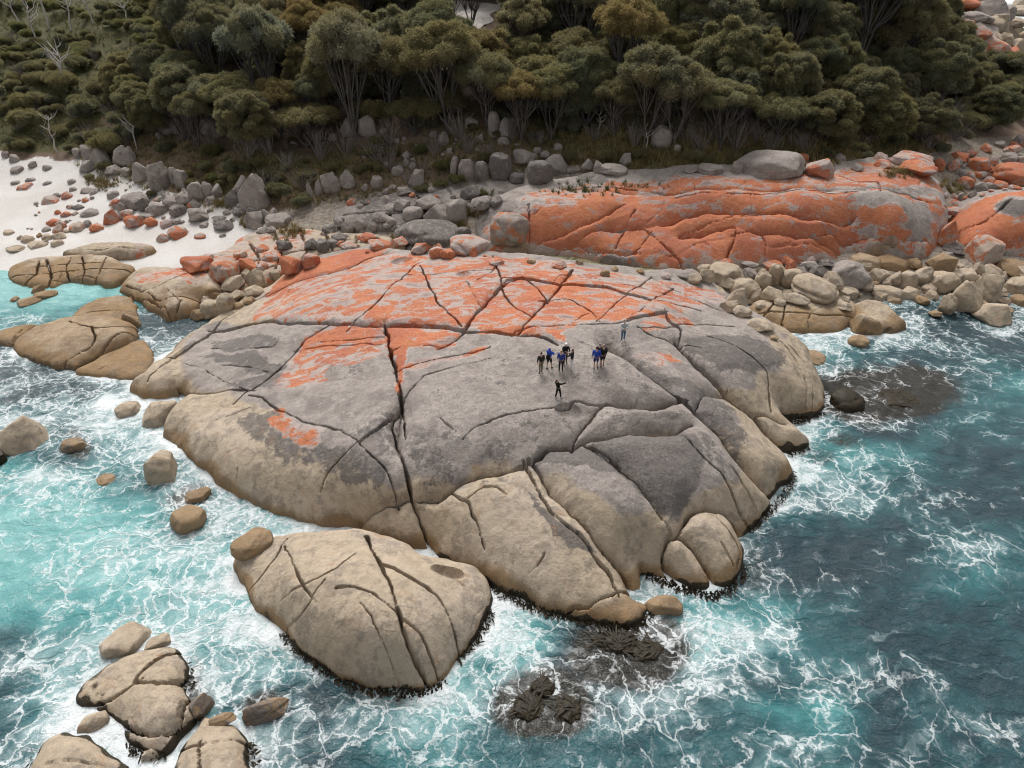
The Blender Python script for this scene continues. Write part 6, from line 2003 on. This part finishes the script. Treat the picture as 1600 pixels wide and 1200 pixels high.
BLK, NAVY = ('black_cloth', (.018, .018, .02)), ('dark_trousers', (.022, .022, .028))
BLUE, ROYAL = ('blue_jacket', (.035, .06, .28)), ('bright_blue_jacket', (.03, .075, .42))
DK, BR_ = ('dark_hair', (.02, .016, .014)), ('fair_hair', (.30, .20, .11))
fwdarm = [(-.25, .16, 1.16, -.10, .36, 1.22), (.25, .16, 1.16, .10, .36, 1.22)]
person(845, 583, -25, ('brown_black_jacket', (.035, .03, .028)), ('khaki_trousers', (.21, .18, .13)), DK, 'person in dark brown jacket and khaki trousers, leftmost of the group', stride=.06)
person(858, 576, 35, ROYAL, NAVY, DK, 'person in bright blue hooded jacket and black shorts with bare legs', arms=fwdarm, shorts=True, hood=True, stride=.14, held=('backpack', (.015, .015, .016), (.30, .2, .45)))
person(876, 580, 15, BLUE, NAVY, BR_, 'fair-haired person in blue jacket and long black trousers, back turned', stride=.05)
person(883, 569, 170, BLK, ('brown_trousers', (.10, .075, .055)), DK, 'person in white cap and black jacket facing the camera behind the others', arms=fwdarm, cap=('white_cap', (.75, .72, .70)))
person(893, 578, -70, ('charcoal_jacket', (.03, .03, .033)), ('white_trousers', (.72, .72, .70)), DK, 'dark-haired person in black jacket and white trousers stretching an arm to the left', arms=[(-.26, .2, 1.22, -.2, .45, 1.25), (.25, .12, 1.15, .15, .32, 1.18)], stride=.06,
       held=('camera', (.02, .02, .02), (.10, .08, .08)), shoes=('white_shoes', (.7, .7, .7)))
person(930.5, 576, 10, ROYAL, ('navy_shorts', (.03, .045, .16)), DK, 'dark-haired person in blue jacket and blue shorts, back turned, beside the person in black', shorts=True, stride=.05, h=1.80)
person(941, 573, -15, BLK, NAVY, ('grey_pink_hair', (.35, .24, .21)), 'tall person in black jacket and shorts with bare legs, right of the blue shorts', shorts=True, stride=.08, h=1.85)
person(935.5, 570, 20, BLK, ('cream_trousers', (.62, .58, .54)), ('grey_pink_hair', (.35, .24, .21)), 'person in black mostly hidden between the blue jacket and the tall person', stride=.05, h=1.78)
person(973, 533, 175, ('pale_grey_hoodie', (.46, .47, .49)), ('blue_jeans', (.075, .145, .27)), DK, 'person in pale grey hoodie and blue jeans standing apart at the back', arms=fwdarm, stride=.08, shoes=('white_shoes', (.7, .7, .7)), h=1.80)
person(872, 622, 60, ('black_top', (.010, .010, .011)), ('black_leggings', (.010, .010, .011)), DK, 'person all in black leaning with one arm flung out, nearest the camera', arms=[(-.26, .02, 1.18, -.30, .10, .98), (.30, .22, 1.38, .36, .52, 1.46)], lean=-.28, bend=.1, stride=.16,
       held=('bag', (.75, .74, .72), (.22, .12, .28)), shoes=('grey_shoes', (.4, .4, .4)), h=1.62)
